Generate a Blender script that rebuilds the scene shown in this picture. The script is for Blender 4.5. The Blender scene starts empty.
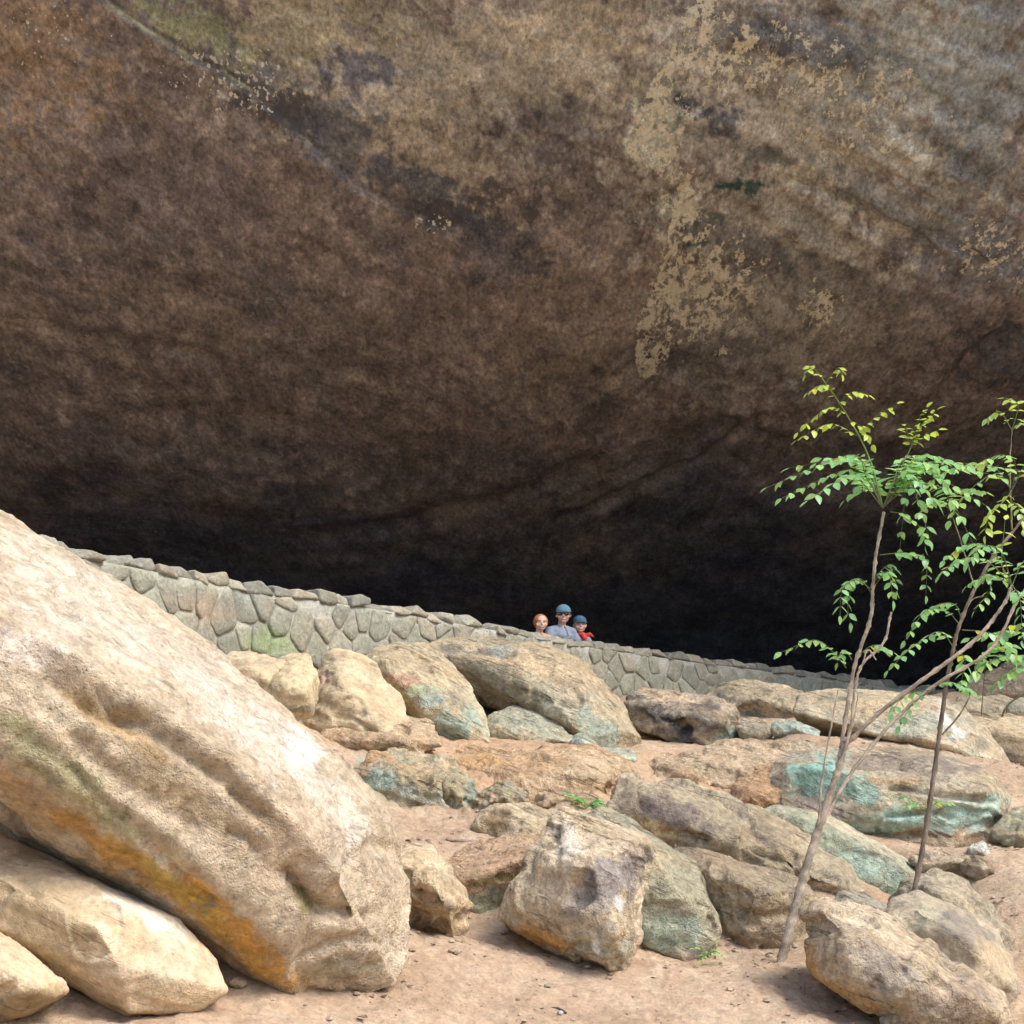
import bpy, bmesh, math, random
import numpy as np
from mathutils import Vector, Matrix

SC = bpy.context.scene
COL = SC.collection
R = math.radians
rng = random.Random(11)
nrng = np.random.default_rng(7)

# ------------------------------------------------------------------ camera
F_PX, PITCH, EYE = 1500.0, R(10), 1.6
CP, SP = math.cos(PITCH), math.sin(PITCH)

def P(px, py, d):
    """point at horizontal distance d (metres ahead) on the sight line of (px, py)"""
    a, b = (px - 512) / F_PX, (512 - py) / F_PX
    ry, rz = CP - b * SP, SP + b * CP
    s = d / ry
    return Vector((a * s, d, EYE + rz * s))

def proj(v):
    """design coordinates (px, py) of an (n,3) array"""
    y, z = v[:, 1], v[:, 2] - EYE
    zc = np.maximum(y * CP + z * SP, 0.2)
    yc = -y * SP + z * CP
    return 512 + F_PX * v[:, 0] / zc, 512 - F_PX * yc / zc

cam_d = bpy.data.cameras.new('camera')
cam_d.sensor_width = 36; cam_d.lens = 36 * F_PX / 1024
cam_d.clip_start = 0.05; cam_d.clip_end = 2000
cam = bpy.data.objects.new('camera', cam_d); COL.objects.link(cam)
cam.location = (0, 0, EYE); cam.rotation_euler = (R(90) + PITCH, 0, 0)
SC.camera = cam

# ------------------------------------------------------------------ noise
def _hash(ix, iy, iz, seed):
    h = (ix * 374761393 + iy * 668265263 + iz * 2147483647 + seed * 1274126177) & 0xFFFFFFFF
    h = ((h ^ (h >> 13)) * 1274126177) & 0xFFFFFFFF
    h = ((h ^ (h >> 16)) * 2246822519) & 0xFFFFFFFF
    return (h ^ (h >> 15)) & 0xFFFF

_ga = nrng.normal(size=(4096, 3)); _ga /= np.linalg.norm(_ga, axis=1)[:, None]

def perlin(p, seed=0):
    i = np.floor(p).astype(np.int64); f = p - i
    w = f * f * f * (f * (f * 6 - 15) + 10)
    out = np.zeros(len(p))
    for dx in (0, 1):
        wx = w[:, 0] if dx else 1 - w[:, 0]
        for dy in (0, 1):
            wy = w[:, 1] if dy else 1 - w[:, 1]
            for dz in (0, 1):
                wz = w[:, 2] if dz else 1 - w[:, 2]
                g = _ga[_hash(i[:, 0] + dx, i[:, 1] + dy, i[:, 2] + dz, seed) & 4095]
                dd = g[:, 0] * (f[:, 0] - dx) + g[:, 1] * (f[:, 1] - dy) + g[:, 2] * (f[:, 2] - dz)
                out += wx * wy * wz * dd
    return out * 1.6

def fbm(p, scale=1.0, octv=4, seed=0, gain=0.5, lac=2.03):
    q = p * scale; a = 1.0; s = 0; t = 0
    for o in range(octv):
        s = s + a * perlin(q, seed + o * 17); t += a
        a *= gain; q = q * lac
    return s / t

def ridged(p, scale=1.0, octv=4, seed=0, gain=0.5):
    q = p * scale; a = 1.0; s = 0; t = 0
    for o in range(octv):
        s = s + a * (1 - 2.2 * np.abs(perlin(q, seed + o * 31))); t += a
        a *= gain; q = q * 2.1
    return s / t

def sstep(a, b, x):
    t = np.clip((x - a) / (b - a), 0, 1)
    return t * t * (3 - 2 * t)

def polydist(px, py, pts):
    """distance to a polyline, signed side, and run parameter 0..1"""
    best = np.full(px.shape, 1e9); side = np.zeros(px.shape); run = np.zeros(px.shape)
    tot = sum(math.dist(pts[i], pts[i + 1]) for i in range(len(pts) - 1)); acc = 0
    for (x0, y0), (x1, y1) in zip(pts[:-1], pts[1:]):
        dx, dy = x1 - x0, y1 - y0; L2 = dx * dx + dy * dy
        t = np.clip(((px - x0) * dx + (py - y0) * dy) / L2, 0, 1)
        qx, qy = px - x0 - t * dx, py - y0 - t * dy
        d = np.hypot(qx, qy); m = d < best
        best = np.where(m, d, best)
        side = np.where(m, np.sign(dx * (py - y0) - dy * (px - x0)), side)
        run = np.where(m, (acc + t * math.sqrt(L2)) / tot, run)
        acc += math.sqrt(L2)
    return best, side, run

# ------------------------------------------------------------------ materials
def new_mat(name):
    m = bpy.data.materials.new(name); m.use_nodes = True
    nt = m.node_tree
    b = nt.nodes['Principled BSDF']
    return m, nt, b

def rock_material(name, fine=0.28, bump=0.35, rough=0.92, scale=1.0, spec=0.25, pits=0.5, crack=0.0, fleck=0.0, lichen=False, bed=0.0, tilt=24):
    m, nt, b = new_mat(name); N, L = nt.nodes, nt.links
    at = N.new('ShaderNodeAttribute'); at.attribute_name = 'Col'
    tc = N.new('ShaderNodeTexCoord')
    if lichen:
        class _T: pass
        vs_ = N.new('ShaderNodeVectorMath'); vs_.operation = 'MULTIPLY'; vs_.inputs[1].default_value = (1, .36, 1.15); L.new(tc.outputs['Object'], vs_.inputs[0])
        tc = _T(); tc.outputs = {'Object': vs_.outputs[0]}
    n1 = N.new('ShaderNodeTexNoise'); n1.inputs['Scale'].default_value = 22 * scale
    n1.inputs['Detail'].default_value = 5; n1.inputs['Roughness'].default_value = 0.68
    n2 = N.new('ShaderNodeTexNoise'); n2.inputs['Scale'].default_value = 6 * scale
    n2.inputs['Detail'].default_value = 7; n2.inputs['Roughness'].default_value = 0.72
    n2.inputs['Distortion'].default_value = 0.6
    n3 = N.new('ShaderNodeTexVoronoi'); n3.inputs['Scale'].default_value = 38 * scale
    for n in (n1, n2, n3): L.new(tc.outputs['Object'], n.inputs['Vector'])
    mr = N.new('ShaderNodeMapRange'); mr.inputs['From Min'].default_value = 0.3; mr.inputs['From Max'].default_value = 0.7
    mr.inputs['To Min'].default_value = 1 - fine; mr.inputs['To Max'].default_value = 1 + fine
    L.new(n1.outputs['Fac'], mr.inputs['Value'])
    mr2 = N.new('ShaderNodeMapRange'); mr2.inputs['From Min'].default_value = 0.35; mr2.inputs['From Max'].default_value = 0.65
    mr2.inputs['To Min'].default_value = 1 - fine * .7; mr2.inputs['To Max'].default_value = 1 + fine * .7
    L.new(n2.outputs['Fac'], mr2.inputs['Value'])
    mu = N.new('ShaderNodeMath'); mu.operation = 'MULTIPLY'
    L.new(mr.outputs[0], mu.inputs[0]); L.new(mr2.outputs[0], mu.inputs[1])
    vm = N.new('ShaderNodeVectorMath'); vm.operation = 'SCALE'
    L.new(at.outputs['Color'], vm.inputs[0]); L.new(mu.outputs[0], vm.inputs['Scale'])
    cur = vm.outputs[0]; heights = []
    def noise(sc, det=6, ro=.6, off=0.0):
        n = N.new('ShaderNodeTexNoise'); n.inputs['Scale'].default_value = sc; n.inputs['Detail'].default_value = det; n.inputs['Roughness'].default_value = ro
        mp = N.new('ShaderNodeVectorMath'); mp.operation = 'ADD'; mp.inputs[1].default_value = (off, off * .7, off * 1.3)
        L.new(tc.outputs['Object'], mp.inputs[0]); L.new(mp.outputs[0], n.inputs['Vector']); return n.outputs['Fac']
    def ramp(src, lo, hi, to=1.0):
        r = N.new('ShaderNodeMapRange'); r.inputs['From Min'].default_value = lo; r.inputs['From Max'].default_value = hi; r.inputs['To Max'].default_value = to
        L.new(src, r.inputs['Value']); return r.outputs[0]
    def blend(cur, fac, col, mode='MIX'):
        m_ = N.new('ShaderNodeMix'); m_.data_type = 'RGBA'; m_.blend_type = mode
        L.new(fac, m_.inputs[0]); L.new(cur, m_.inputs[6]); m_.inputs[7].default_value = (*col, 1); return m_.outputs[2]
    def mulv(a, b_):
        q = N.new('ShaderNodeMath'); q.operation = 'MULTIPLY'; L.new(a, q.inputs[0]); L.new(b_, q.inputs[1]); return q.outputs[0]
    if fleck:
        cur = blend(cur, ramp(noise(34 * scale, 5, .7, 3.1), .60, .68, fleck), (.42, .38, .34), 'MULTIPLY')
        cur = blend(cur, ramp(noise(27 * scale, 5, .7, 9.7), .62, .70, fleck * .7), (.62, .57, .49))
        cur = blend(cur, mulv(ramp(noise(5 * scale, 6, .75, 21.), .56, .62, fleck * .8), ramp(noise(40 * scale, 4, .6, 5.), .42, .6)), (.26, .245, .22))
    if crack:
        dn = N.new('ShaderNodeTexNoise'); dn.inputs['Scale'].default_value = 2.2 * scale; dn.inputs['Detail'].default_value = 6
        L.new(tc.outputs['Object'], dn.inputs['Vector'])
        ad = N.new('ShaderNodeVectorMath'); ad.operation = 'MULTIPLY_ADD'; ad.inputs[1].default_value = (.9, .9, .9)
        L.new(dn.outputs['Color'], ad.inputs[0]); L.new(tc.outputs['Object'], ad.inputs[2])
        vc = N.new('ShaderNodeTexVoronoi'); vc.feature = 'DISTANCE_TO_EDGE'; vc.inputs['Scale'].default_value = 1.5 * scale
        L.new(ad.outputs[0], vc.inputs['Vector'])
        ck = N.new('ShaderNodeMapRange'); ck.inputs['From Min'].default_value = .004; ck.inputs['From Max'].default_value = .016; ck.inputs['To Min'].default_value = crack; ck.inputs['To Max'].default_value = 0
        L.new(vc.outputs['Distance'], ck.inputs['Value'])
        ckm = mulv(ck.outputs[0], ramp(noise(1.7 * scale, 4, .6, 40.),   .53, .60)); cur = blend(cur, ckm, (.30, .25, .2), 'MULTIPLY'); heights.append((ckm, -1.2))
    if bed:
        mp = N.new('ShaderNodeMapping'); mp.inputs['Rotation'].default_value = (R(6), R(-tilt), 0); mp.inputs['Scale'].default_value = (1, 1, 1)
        L.new(tc.outputs['Object'], mp.inputs['Vector'])
        mq = N.new('ShaderNodeVectorMath'); mq.operation = 'MULTIPLY'; mq.inputs[1].default_value = (.55, .55, 6.5); L.new(mp.outputs[0], mq.inputs[0])
        nb = N.new('ShaderNodeTexNoise'); nb.inputs['Scale'].default_value = 1.7 * scale; nb.inputs['Detail'].default_value = 6; nb.inputs['Roughness'].default_value = .55
        nb.inputs['Distortion'].default_value = .25; L.new(mq.outputs[0], nb.inputs['Vector'])
        sb_ = N.new('ShaderNodeMath'); sb_.operation = 'SUBTRACT'; sb_.inputs[1].default_value = .5; L.new(nb.outputs['Fac'], sb_.inputs[0])
        ab = N.new('ShaderNodeMath'); ab.operation = 'ABSOLUTE'; L.new(sb_.outputs[0], ab.inputs[0])
        rl = N.new('ShaderNodeMapRange'); rl.inputs['From Min'].default_value = .002; rl.inputs['From Max'].default_value = .016; rl.inputs['To Min'].default_value = 1; rl.inputs['To Max'].default_value = 0
        L.new(ab.outputs[0], rl.inputs['Value'])
        bl = mulv(rl.outputs[0], ramp(noise(2.3 * scale, 5, .65, 55.), .48, .56, bed))
        cur = blend(cur, bl, (.36, .30, .24), 'MULTIPLY'); heights.append((bl, -1.4))
        cur = blend(cur, ramp(nb.outputs['Fac'], .52, .60, .28 * bed), (.55, .5, .42), 'MULTIPLY')
    if lichen:
        al = N.new('ShaderNodeAttribute'); al.attribute_name = 'Lich'
        sep = N.new('ShaderNodeSeparateColor'); L.new(al.outputs['Color'], sep.inputs[0])
        def plus(a, b_):
            q = N.new('ShaderNodeMath'); q.operation = 'ADD'; L.new(a, q.inputs[0]); L.new(b_, q.inputs[1]); return q.outputs[0]
        fl_ = plus(noise(5.2, 9, .72, 60.), sep.outputs[0])
        cur = blend(cur, mulv(ramp(fl_, .86, .88, .45), ramp(fl_, .82, .86, 1.0)), (.10, .09, .08))
        cur = blend(cur, mulv(ramp(fl_, .885, .905, .92), ramp(noise(8, 7, .72, 5.), .44, .475)), (.76, .67, .51))
        cur = blend(cur, mulv(mulv(ramp(fl_, .885, .92, .9), ramp(noise(8, 7, .72, 5.), .47, .52)), ramp(noise(24, 6, .75, 15.), .40, .56)), (.92, .84, .68))
        cur = blend(cur, ramp(noise(21, 6, .72, 44.), .635, .66, .6), (.55, .47, .37))
        cur = blend(cur, ramp(plus(noise(2.1, 7, .7, 80.), sep.outputs[2]), .82, .87, .8), (.10, .092, .098))
        cur = blend(cur, ramp(plus(noise(17, 3, .5, 70.), sep.outputs[1]), .98, 1.0, .9), (.85, .80, .68))
    L.new(cur, b.inputs['Base Color'])
    b.inputs['Roughness'].default_value = rough
    b.inputs['Specular IOR Level'].default_value = spec
    # height
    a1 = N.new('ShaderNodeMath'); a1.operation = 'MULTIPLY_ADD'
    L.new(n2.outputs['Fac'], a1.inputs[0]); a1.inputs[1].default_value = 1.6; L.new(n1.outputs['Fac'], a1.inputs[2])
    a2 = N.new('ShaderNodeMath'); a2.operation = 'MULTIPLY_ADD'
    pr = N.new('ShaderNodeMapRange'); pr.inputs['From Min'].default_value = 0.0; pr.inputs['From Max'].default_value = 0.35
    L.new(n3.outputs['Distance'], pr.inputs['Value'])
    L.new(pr.outputs[0], a2.inputs[0]); a2.inputs[1].default_value = pits * 0.35; L.new(a1.outputs[0], a2.inputs[2])
    hs = a2.outputs[0]
    for src, k in heights:
        q = N.new('ShaderNodeMath'); q.operation = 'MULTIPLY_ADD'; q.inputs[1].default_value = k; L.new(src, q.inputs[0]); L.new(hs, q.inputs[2]); hs = q.outputs[0]
    bp = N.new('ShaderNodeBump'); bp.inputs['Strength'].default_value = bump; bp.inputs['Distance'].default_value = 0.05 / scale
    L.new(hs, bp.inputs['Height']); L.new(bp.outputs[0], b.inputs['Normal'])
    return m

M_ROCK = rock_material('weathered_sandstone', 0.32, 0.85, pits=.6, crack=.2, fleck=.9, bed=.6)
M_SMOOTH = rock_material('smooth_sandstone', 0.2, 0.5, crack=.2, fleck=.5, bed=.5)
M_CLIFF = rock_material('cliff_sandstone', 0.46, .55, scale=0.8, pits=.3, fleck=.9, lichen=True)
for n_ in M_CLIFF.node_tree.nodes:
    if n_.type == 'TEX_NOISE' and n_.inputs['Scale'].default_value in (22 * .8, 6 * .8): n_.inputs['Roughness'].default_value = .8; n_.inputs['Detail'].default_value = 8
M_SAND = rock_material('sandy_soil', 0.22, 0.6, scale=1.3, spec=.15)
M_STONE = rock_material('wall_stone', 0.22, 0.5, scale=1.2, fleck=.5)
M_BARK = rock_material('sapling_bark', 0.22, 0.5, scale=4)

M_SLAB = rock_material('slab_sandstone', 0.28, 0.8, pits=.8, crack=.12, fleck=.8, bed=.16)

def plain(name, col, rough=0.8, spec=0.3):
    m, nt, b = new_mat(name); N, L = nt.nodes, nt.links
    tc = N.new('ShaderNodeTexCoord'); n = N.new('ShaderNodeTexNoise'); n.inputs['Scale'].default_value = 40
    L.new(tc.outputs['Object'], n.inputs['Vector'])
    mr = N.new('ShaderNodeMapRange'); mr.inputs['To Min'].default_value = .85; mr.inputs['To Max'].default_value = 1.15
    L.new(n.outputs['Fac'], mr.inputs['Value'])
    vm = N.new('ShaderNodeVectorMath'); vm.operation = 'SCALE'; vm.inputs[0].default_value = col
    L.new(mr.outputs[0], vm.inputs['Scale']); L.new(vm.outputs[0], b.inputs['Base Color'])
    b.inputs['Roughness'].default_value = rough; b.inputs['Specular IOR Level'].default_value = spec
    return m

def leaf_material():
    m, nt, b = new_mat('leaf'); N, L = nt.nodes, nt.links
    at = N.new('ShaderNodeAttribute'); at.attribute_name = 'Col'
    tc = N.new('ShaderNodeTexCoord'); n = N.new('ShaderNodeTexNoise'); n.inputs['Scale'].default_value = 30
    L.new(tc.outputs['Object'], n.inputs['Vector'])
    mr = N.new('ShaderNodeMapRange'); mr.inputs['To Min'].default_value = .8; mr.inputs['To Max'].default_value = 1.2
    L.new(n.outputs['Fac'], mr.inputs['Value'])
    vm = N.new('ShaderNodeVectorMath'); vm.operation = 'SCALE'
    L.new(at.outputs['Color'], vm.inputs[0]); L.new(mr.outputs[0], vm.inputs['Scale'])
    L.new(vm.outputs[0], b.inputs['Base Color'])
    b.inputs['Roughness'].default_value = .35; b.inputs['Specular IOR Level'].default_value = .6
    tr = N.new('ShaderNodeBsdfTranslucent'); L.new(vm.outputs[0], tr.inputs['Color'])
    mx = N.new('ShaderNodeMixShader'); mx.inputs[0].default_value = .5
    L.new(b.outputs[0], mx.inputs[1]); L.new(tr.outputs[0], mx.inputs[2])
    L.new(mx.outputs[0], nt.nodes['Material Output'].inputs['Surface'])
    return m
M_LEAF = leaf_material()

# ------------------------------------------------------------------ mesh helpers
def tag(o, label=None, cat=None, group=None, kind=None):
    if label: o['label'] = label
    if cat: o['category'] = cat
    if group: o['group'] = group
    if kind: o['kind'] = kind
    return o

def link(name, me, mats, parent=None, loc=None, smooth=True):
    o = bpy.data.objects.new(name, me); COL.objects.link(o)
    for m in (mats if isinstance(mats, (list, tuple)) else [mats]): me.materials.append(m)
    if smooth: me.polygons.foreach_set('use_smooth', [True] * len(me.polygons))
    if parent: o.parent = parent
    if loc is not None: o.location = loc
    return o

def mesh_np(name, v, faces, col=None):
    me = bpy.data.meshes.new(name)
    v = np.asarray(v, dtype=np.float32)
    if isinstance(faces, np.ndarray):
        k = faces.shape[1]; nf = len(faces)
        me.vertices.add(len(v)); me.vertices.foreach_set('co', v.ravel())
        me.loops.add(nf * k); me.loops.foreach_set('vertex_index', faces.astype(np.int32).ravel())
        me.polygons.add(nf)
        me.polygons.foreach_set('loop_start', np.arange(0, nf * k, k, dtype=np.int32))
        me.update(calc_edges=True)
    else:
        me.from_pydata([tuple(x) for x in v], [], faces)
    if col is not None: set_col(me, col)
    me.validate(); return me

def set_col(me, col):
    a = me.color_attributes.new('Col', 'FLOAT_COLOR', 'POINT')
    c = np.ones((len(me.vertices), 4), dtype=np.float32)
    c[:, :3] = np.clip(col, 0.003, .95)
    a.data.foreach_set('color', c.ravel())

def get_np(me):
    v = np.empty(len(me.vertices) * 3, np.float32); me.vertices.foreach_get('co', v)
    n = np.empty(len(me.vertices) * 3, np.float32); me.vertex_normals.foreach_get('vector', n)
    return v.reshape(-1, 3).astype(float), n.reshape(-1, 3).astype(float)

def remeshed(bm, voxel, smooth_it=3, fac=.5):
    me = bpy.data.meshes.new('tmp'); bm.to_mesh(me); bm.free()
    o = bpy.data.objects.new('tmp', me); COL.objects.link(o)
    r = o.modifiers.new('r', 'REMESH'); r.mode = 'VOXEL'; r.voxel_size = voxel
    if smooth_it:
        s = o.modifiers.new('s', 'SMOOTH'); s.iterations = smooth_it; s.factor = fac
    dg = bpy.context.evaluated_depsgraph_get(); dg.update()
    out = bpy.data.meshes.new_from_object(o.evaluated_get(dg))
    bpy.data.objects.remove(o); bpy.data.meshes.remove(me)
    return out

def lerp(a, b, t): return a + (b - a) * t

def mixc(c, col, w):
    return c + (np.array(col) - c) * np.clip(w, 0, 1)[:, None]

# colours (real albedo)
TAN = (.40, .31, .205); PALE = (.56, .47, .35); GREY = (.30, .275, .225); DARK = (.085, .072, .062)
OCHRE = (.36, .19, .065); TEAL = (.26, .355, .31); SAGE = (.27, .31, .235); RUST = (.33, .16, .075)
WHITE = (.72, .68, .62); SAND = (.43, .305, .205); PLUM = (.20, .165, .155); MOSS = (.17, .19, .06)

# ------------------------------------------------------------------ terrain
WALL = [(-420, 505, 8.0), (-180, 520, 9.8), (75, 545, 12.6), (240, 580, 14.6), (400, 605, 16.6), (520, 628, 18.6), (600, 642, 20.0),
        (700, 657, 21.8), (800, 669, 23.4), (900, 684, 25.0), (980, 694, 26.5), (1080, 700, 28.5)]
WTOP = [P(*w) for w in WALL]
GP = [(50, 1020, 7.8), (200, 1015, 8.2), (350, 1005, 8.8), (500, 1015, 9.2), (650, 1010, 9.5), (800, 1010, 9.7), (1000, 1023, 9.6),
      (480, 950, 9.9), (620, 968, 10.2), (720, 960, 10.6), (780, 962, 10.7), (1020, 945, 11.4), (440, 930, 10.2),
      (450, 862, 11.5), (530, 850, 11.7), (450, 820, 12.4), (460, 752, 14.4), (560, 752, 15.0), (600, 800, 13.4),
      (700, 752, 16.6), (760, 752, 16.5), (690, 790, 15.0), (985, 870, 13.0), (1015, 895, 12.3), (1015, 800, 15.0), (930, 862, 13.4),
      (1015, 765, 16.4), (870, 870, 13.0), (320, 755, 12.9), (250, 715, 13.0), (740, 880, 12.4), (800, 830, 14.0),
      (245, 700, 13.9), (420, 705, 16.0), (540, 712, 18.0), (640, 702, 20.0), (720, 710, 21.2), (830, 706, 23.0), (930, 710, 24.5), (1020, 712, 20),
      (1020, 730, 18.5), (800, 745, 17.0), (900, 740, 17.5), (75, 650, 12.0), (75, 760, 10.8), (150, 840, 9.6)]
gpts = [tuple(P(*g)) for g in GP]
gpts += [(-6, 5, .2), (-8, 8, 1.6), (-9, 10, 2.6), (-3, 4, .05), (3, 4, 0), (7, 4, 0), (9, 9, .1), (11, 14, 1.3), (13, 20, 2.2), (12, 26, 2.7),
         (0, 1, 0), (-6, 0, 0), (6, 0, 0), (-12, 4, .3)]
def _tk(r): return np.where(r > 1e-9, r * r * np.log(np.maximum(r, 1e-9)), 0)
def setup_ground():
    global _n,_S,gpts
    gpts = np.array([tuple(g) for g in gpts])
    _n = len(gpts); _K = _tk(np.hypot(gpts[:, 0][:, None] - gpts[:, 0], gpts[:, 1][:, None] - gpts[:, 1])) + np.eye(_n) * .12
    _Pm = np.c_[np.ones(_n), gpts[:, :2]]
    _S = np.linalg.solve(np.block([[_K, _Pm], [_Pm.T, np.zeros((3, 3))]]), np.r_[gpts[:, 2], 0, 0, 0])
wall_xy = [(w.x, w.y) for w in WTOP]

def ground_z(x, y, detail=False):
    x = np.asarray(x, float); y = np.asarray(y, float); sh = x.shape; x = x.ravel(); y = y.ravel()
    z = np.zeros(len(x)) + _S[_n] + _S[_n + 1] * x + _S[_n + 2] * y
    for i in range(_n): z += _S[i] * _tk(np.hypot(x - gpts[i, 0], y - gpts[i, 1]))
    fall = 2.6 * sstep(8, 20, y)
    w = sstep(0, -4, y) + sstep(9, 15, np.abs(x - 1)) + sstep(26, 32, y)
    z = lerp(z, fall, np.clip(w, 0, 1)); z = np.clip(z, -.2, 2.95)
    d, s, _ = polydist(x, y, wall_xy)
    # terrace behind the wall
    z = np.where((s > 0), lerp(z, 2.3, sstep(.15, .5, d) * (sstep(5, 8, y))), z)
    # unseen slopes behind and beside the photographer, added to block low sky
    z = z + np.maximum(0, -y - 14) * .12 * sstep(-14, -22, y) + np.maximum(0, np.abs(x) - 26) * .45 * sstep(14, 2, y)
    if detail:
        p = np.c_[x, y, z * 0]
        z = z + .05 * fbm(p, .9, 3, 3) + .045 * fbm(p, 2.8, 4, 9) + .02 * ridged(p * np.array((1, .6, 1)), 6, 4, 5) + .012 * fbm(p, 16, 3, 6)
        far = sstep(-8, -20, y)
        z = z + far * fbm(p, .2, 4, 77) * 2.5
    return z.reshape(sh)

def gz(x, y): return float(ground_z(np.array([x]), np.array([y]))[0])

def grid_faces(nr, nc):
    a = (np.arange(nr - 1)[:, None] * nc + np.arange(nc - 1)[None, :]).ravel()
    return np.c_[a, a + 1, a + nc + 1, a + nc]

def blobs(c, px, py, p, lst, seed=50, brk=.9):
    """stains: (px, py, rx, ry, colour, strength[, angle])"""
    for k, b in enumerate(lst):
        x, y, rx, ry, col, s = b[:6]; an = R(b[6]) if len(b) > 6 else 0
        dx, dy = px - x, py - y
        u = dx * math.cos(an) + dy * math.sin(an); v = -dx * math.sin(an) + dy * math.cos(an)
        r = np.hypot(u / rx, v / ry)
        sel = r < 2.2
        if not sel.any(): continue
        n = np.zeros(len(r)); n[sel] = fbm(p[sel], 5.5, 4, seed + k, .65)
        w = sstep(1.25, .55, r + brk * 1.1 * n) * s
        c = mixc(c, col, np.where(sel, w, 0))
    return c

def build_ground():
    yy = np.concatenate([np.linspace(-90, -10, 60), np.linspace(-9.5, 5.5, 40), 5.6 + np.cumsum(np.linspace(.03, .062, 440)),
                         np.linspace(26, 60, 40), np.linspace(70, 300, 12)])
    yy = np.unique(np.round(yy, 4))
    u = np.concatenate([-np.geomspace(160, 5.2, 40), np.linspace(-5, 5.4, 470), np.geomspace(5.6, 160, 40)])
    Y, U = np.meshgrid(yy, u, indexing='ij')
    X = U * (np.clip(Y, 4, 30) + 5) / 15
    Z = ground_z(X, Y, True)
    v = np.c_[X.ravel(), Y.ravel(), Z.ravel()]
    px, py = proj(v); p = v.copy()
    m1 = fbm(p, .8, 4, 21); m2 = fbm(p, 4, 4, 22); m3 = fbm(p, 14, 3, 23)
    c = np.tile(np.array(SAND), (len(v), 1))
    c = mixc(c, (.49, .375, .265), .5 + 1.6 * m2); c = mixc(c, (.38, .27, .18), sstep(.05, .4, m1) * .8)
    c = mixc(c, (.24, .16, .105), sstep(.22, .5, m3) * .5)
    c = mixc(c, (.58, .45, .32), sstep(.25, .5, fbm(p, 7, 4, 33)) * .6)
    front = (v[:, 1] > 6) & (v[:, 1] < 26)
    st = [(500, 775, 120, 35, (.45, .29, .165), .75), (600, 785, 60, 30, (.48, .33, .2), .6), (410, 790, 45, 22, (.33, .31, .2), .7),
          (385, 765, 25, 14, TEAL, .7), (480, 738, 60, 10, (.48, .31, .18), .8), (700, 770, 90, 25, (.45, .32, .21), .7),
          (730, 800, 60, 30, (.42, .26, .15), .6), (640, 755, 60, 10, (.46, .31, .2), .5)]
    cf = blobs(c[front], px[front], py[front], p[front], st); c[front] = cf
    forest = sstep(-7, -14, v[:, 1]) + sstep(20, 30, np.abs(v[:, 0]))
    c = mixc(c, (.10, .11, .045), forest)  # forest green over the unseen added slopes
    d, s, _ = polydist(v[:, 0], v[:, 1], wall_xy)
    c = mixc(c, (.40, .31, .22), (s > 0) * sstep(.1, .5, d) * (v[:, 1] > 6))
    # rubbly bank under the left boulders
    k = np.exp(-(((px - 490) / 120) ** 2 + ((py - 785) / 38) ** 2)) + .8 * np.exp(-(((px - 720) / 80) ** 2 + ((py - 790) / 25) ** 2))
    k = np.where(front, k, 0)
    v[:, 2] += k * (.20 * ridged(p, 2.0, 5, 61, .6) + .03 * ridged(p, 8, 3, 62) - .05)
    me = mesh_np('ground', v, grid_faces(len(yy), len(u))[:, ::1], c)
    o = link('ground', me, M_SAND); tag(o, 'sandy orange earth slope covered in grit and leaf litter', kind='structure')

# ------------------------------------------------------------------ cliff / shelter roof
PROF = [(15.6, 42), (15.9, 22), (16.3, 15.5), (16.9, 13.2), (18, 11.75), (20, 10.25), (22, 9.3), (24, 8.6), (28, 7.35), (32, 6.1), (36, 4.7),
        (39, 3.2), (41, 1.6), (41.5, .8)]
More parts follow.
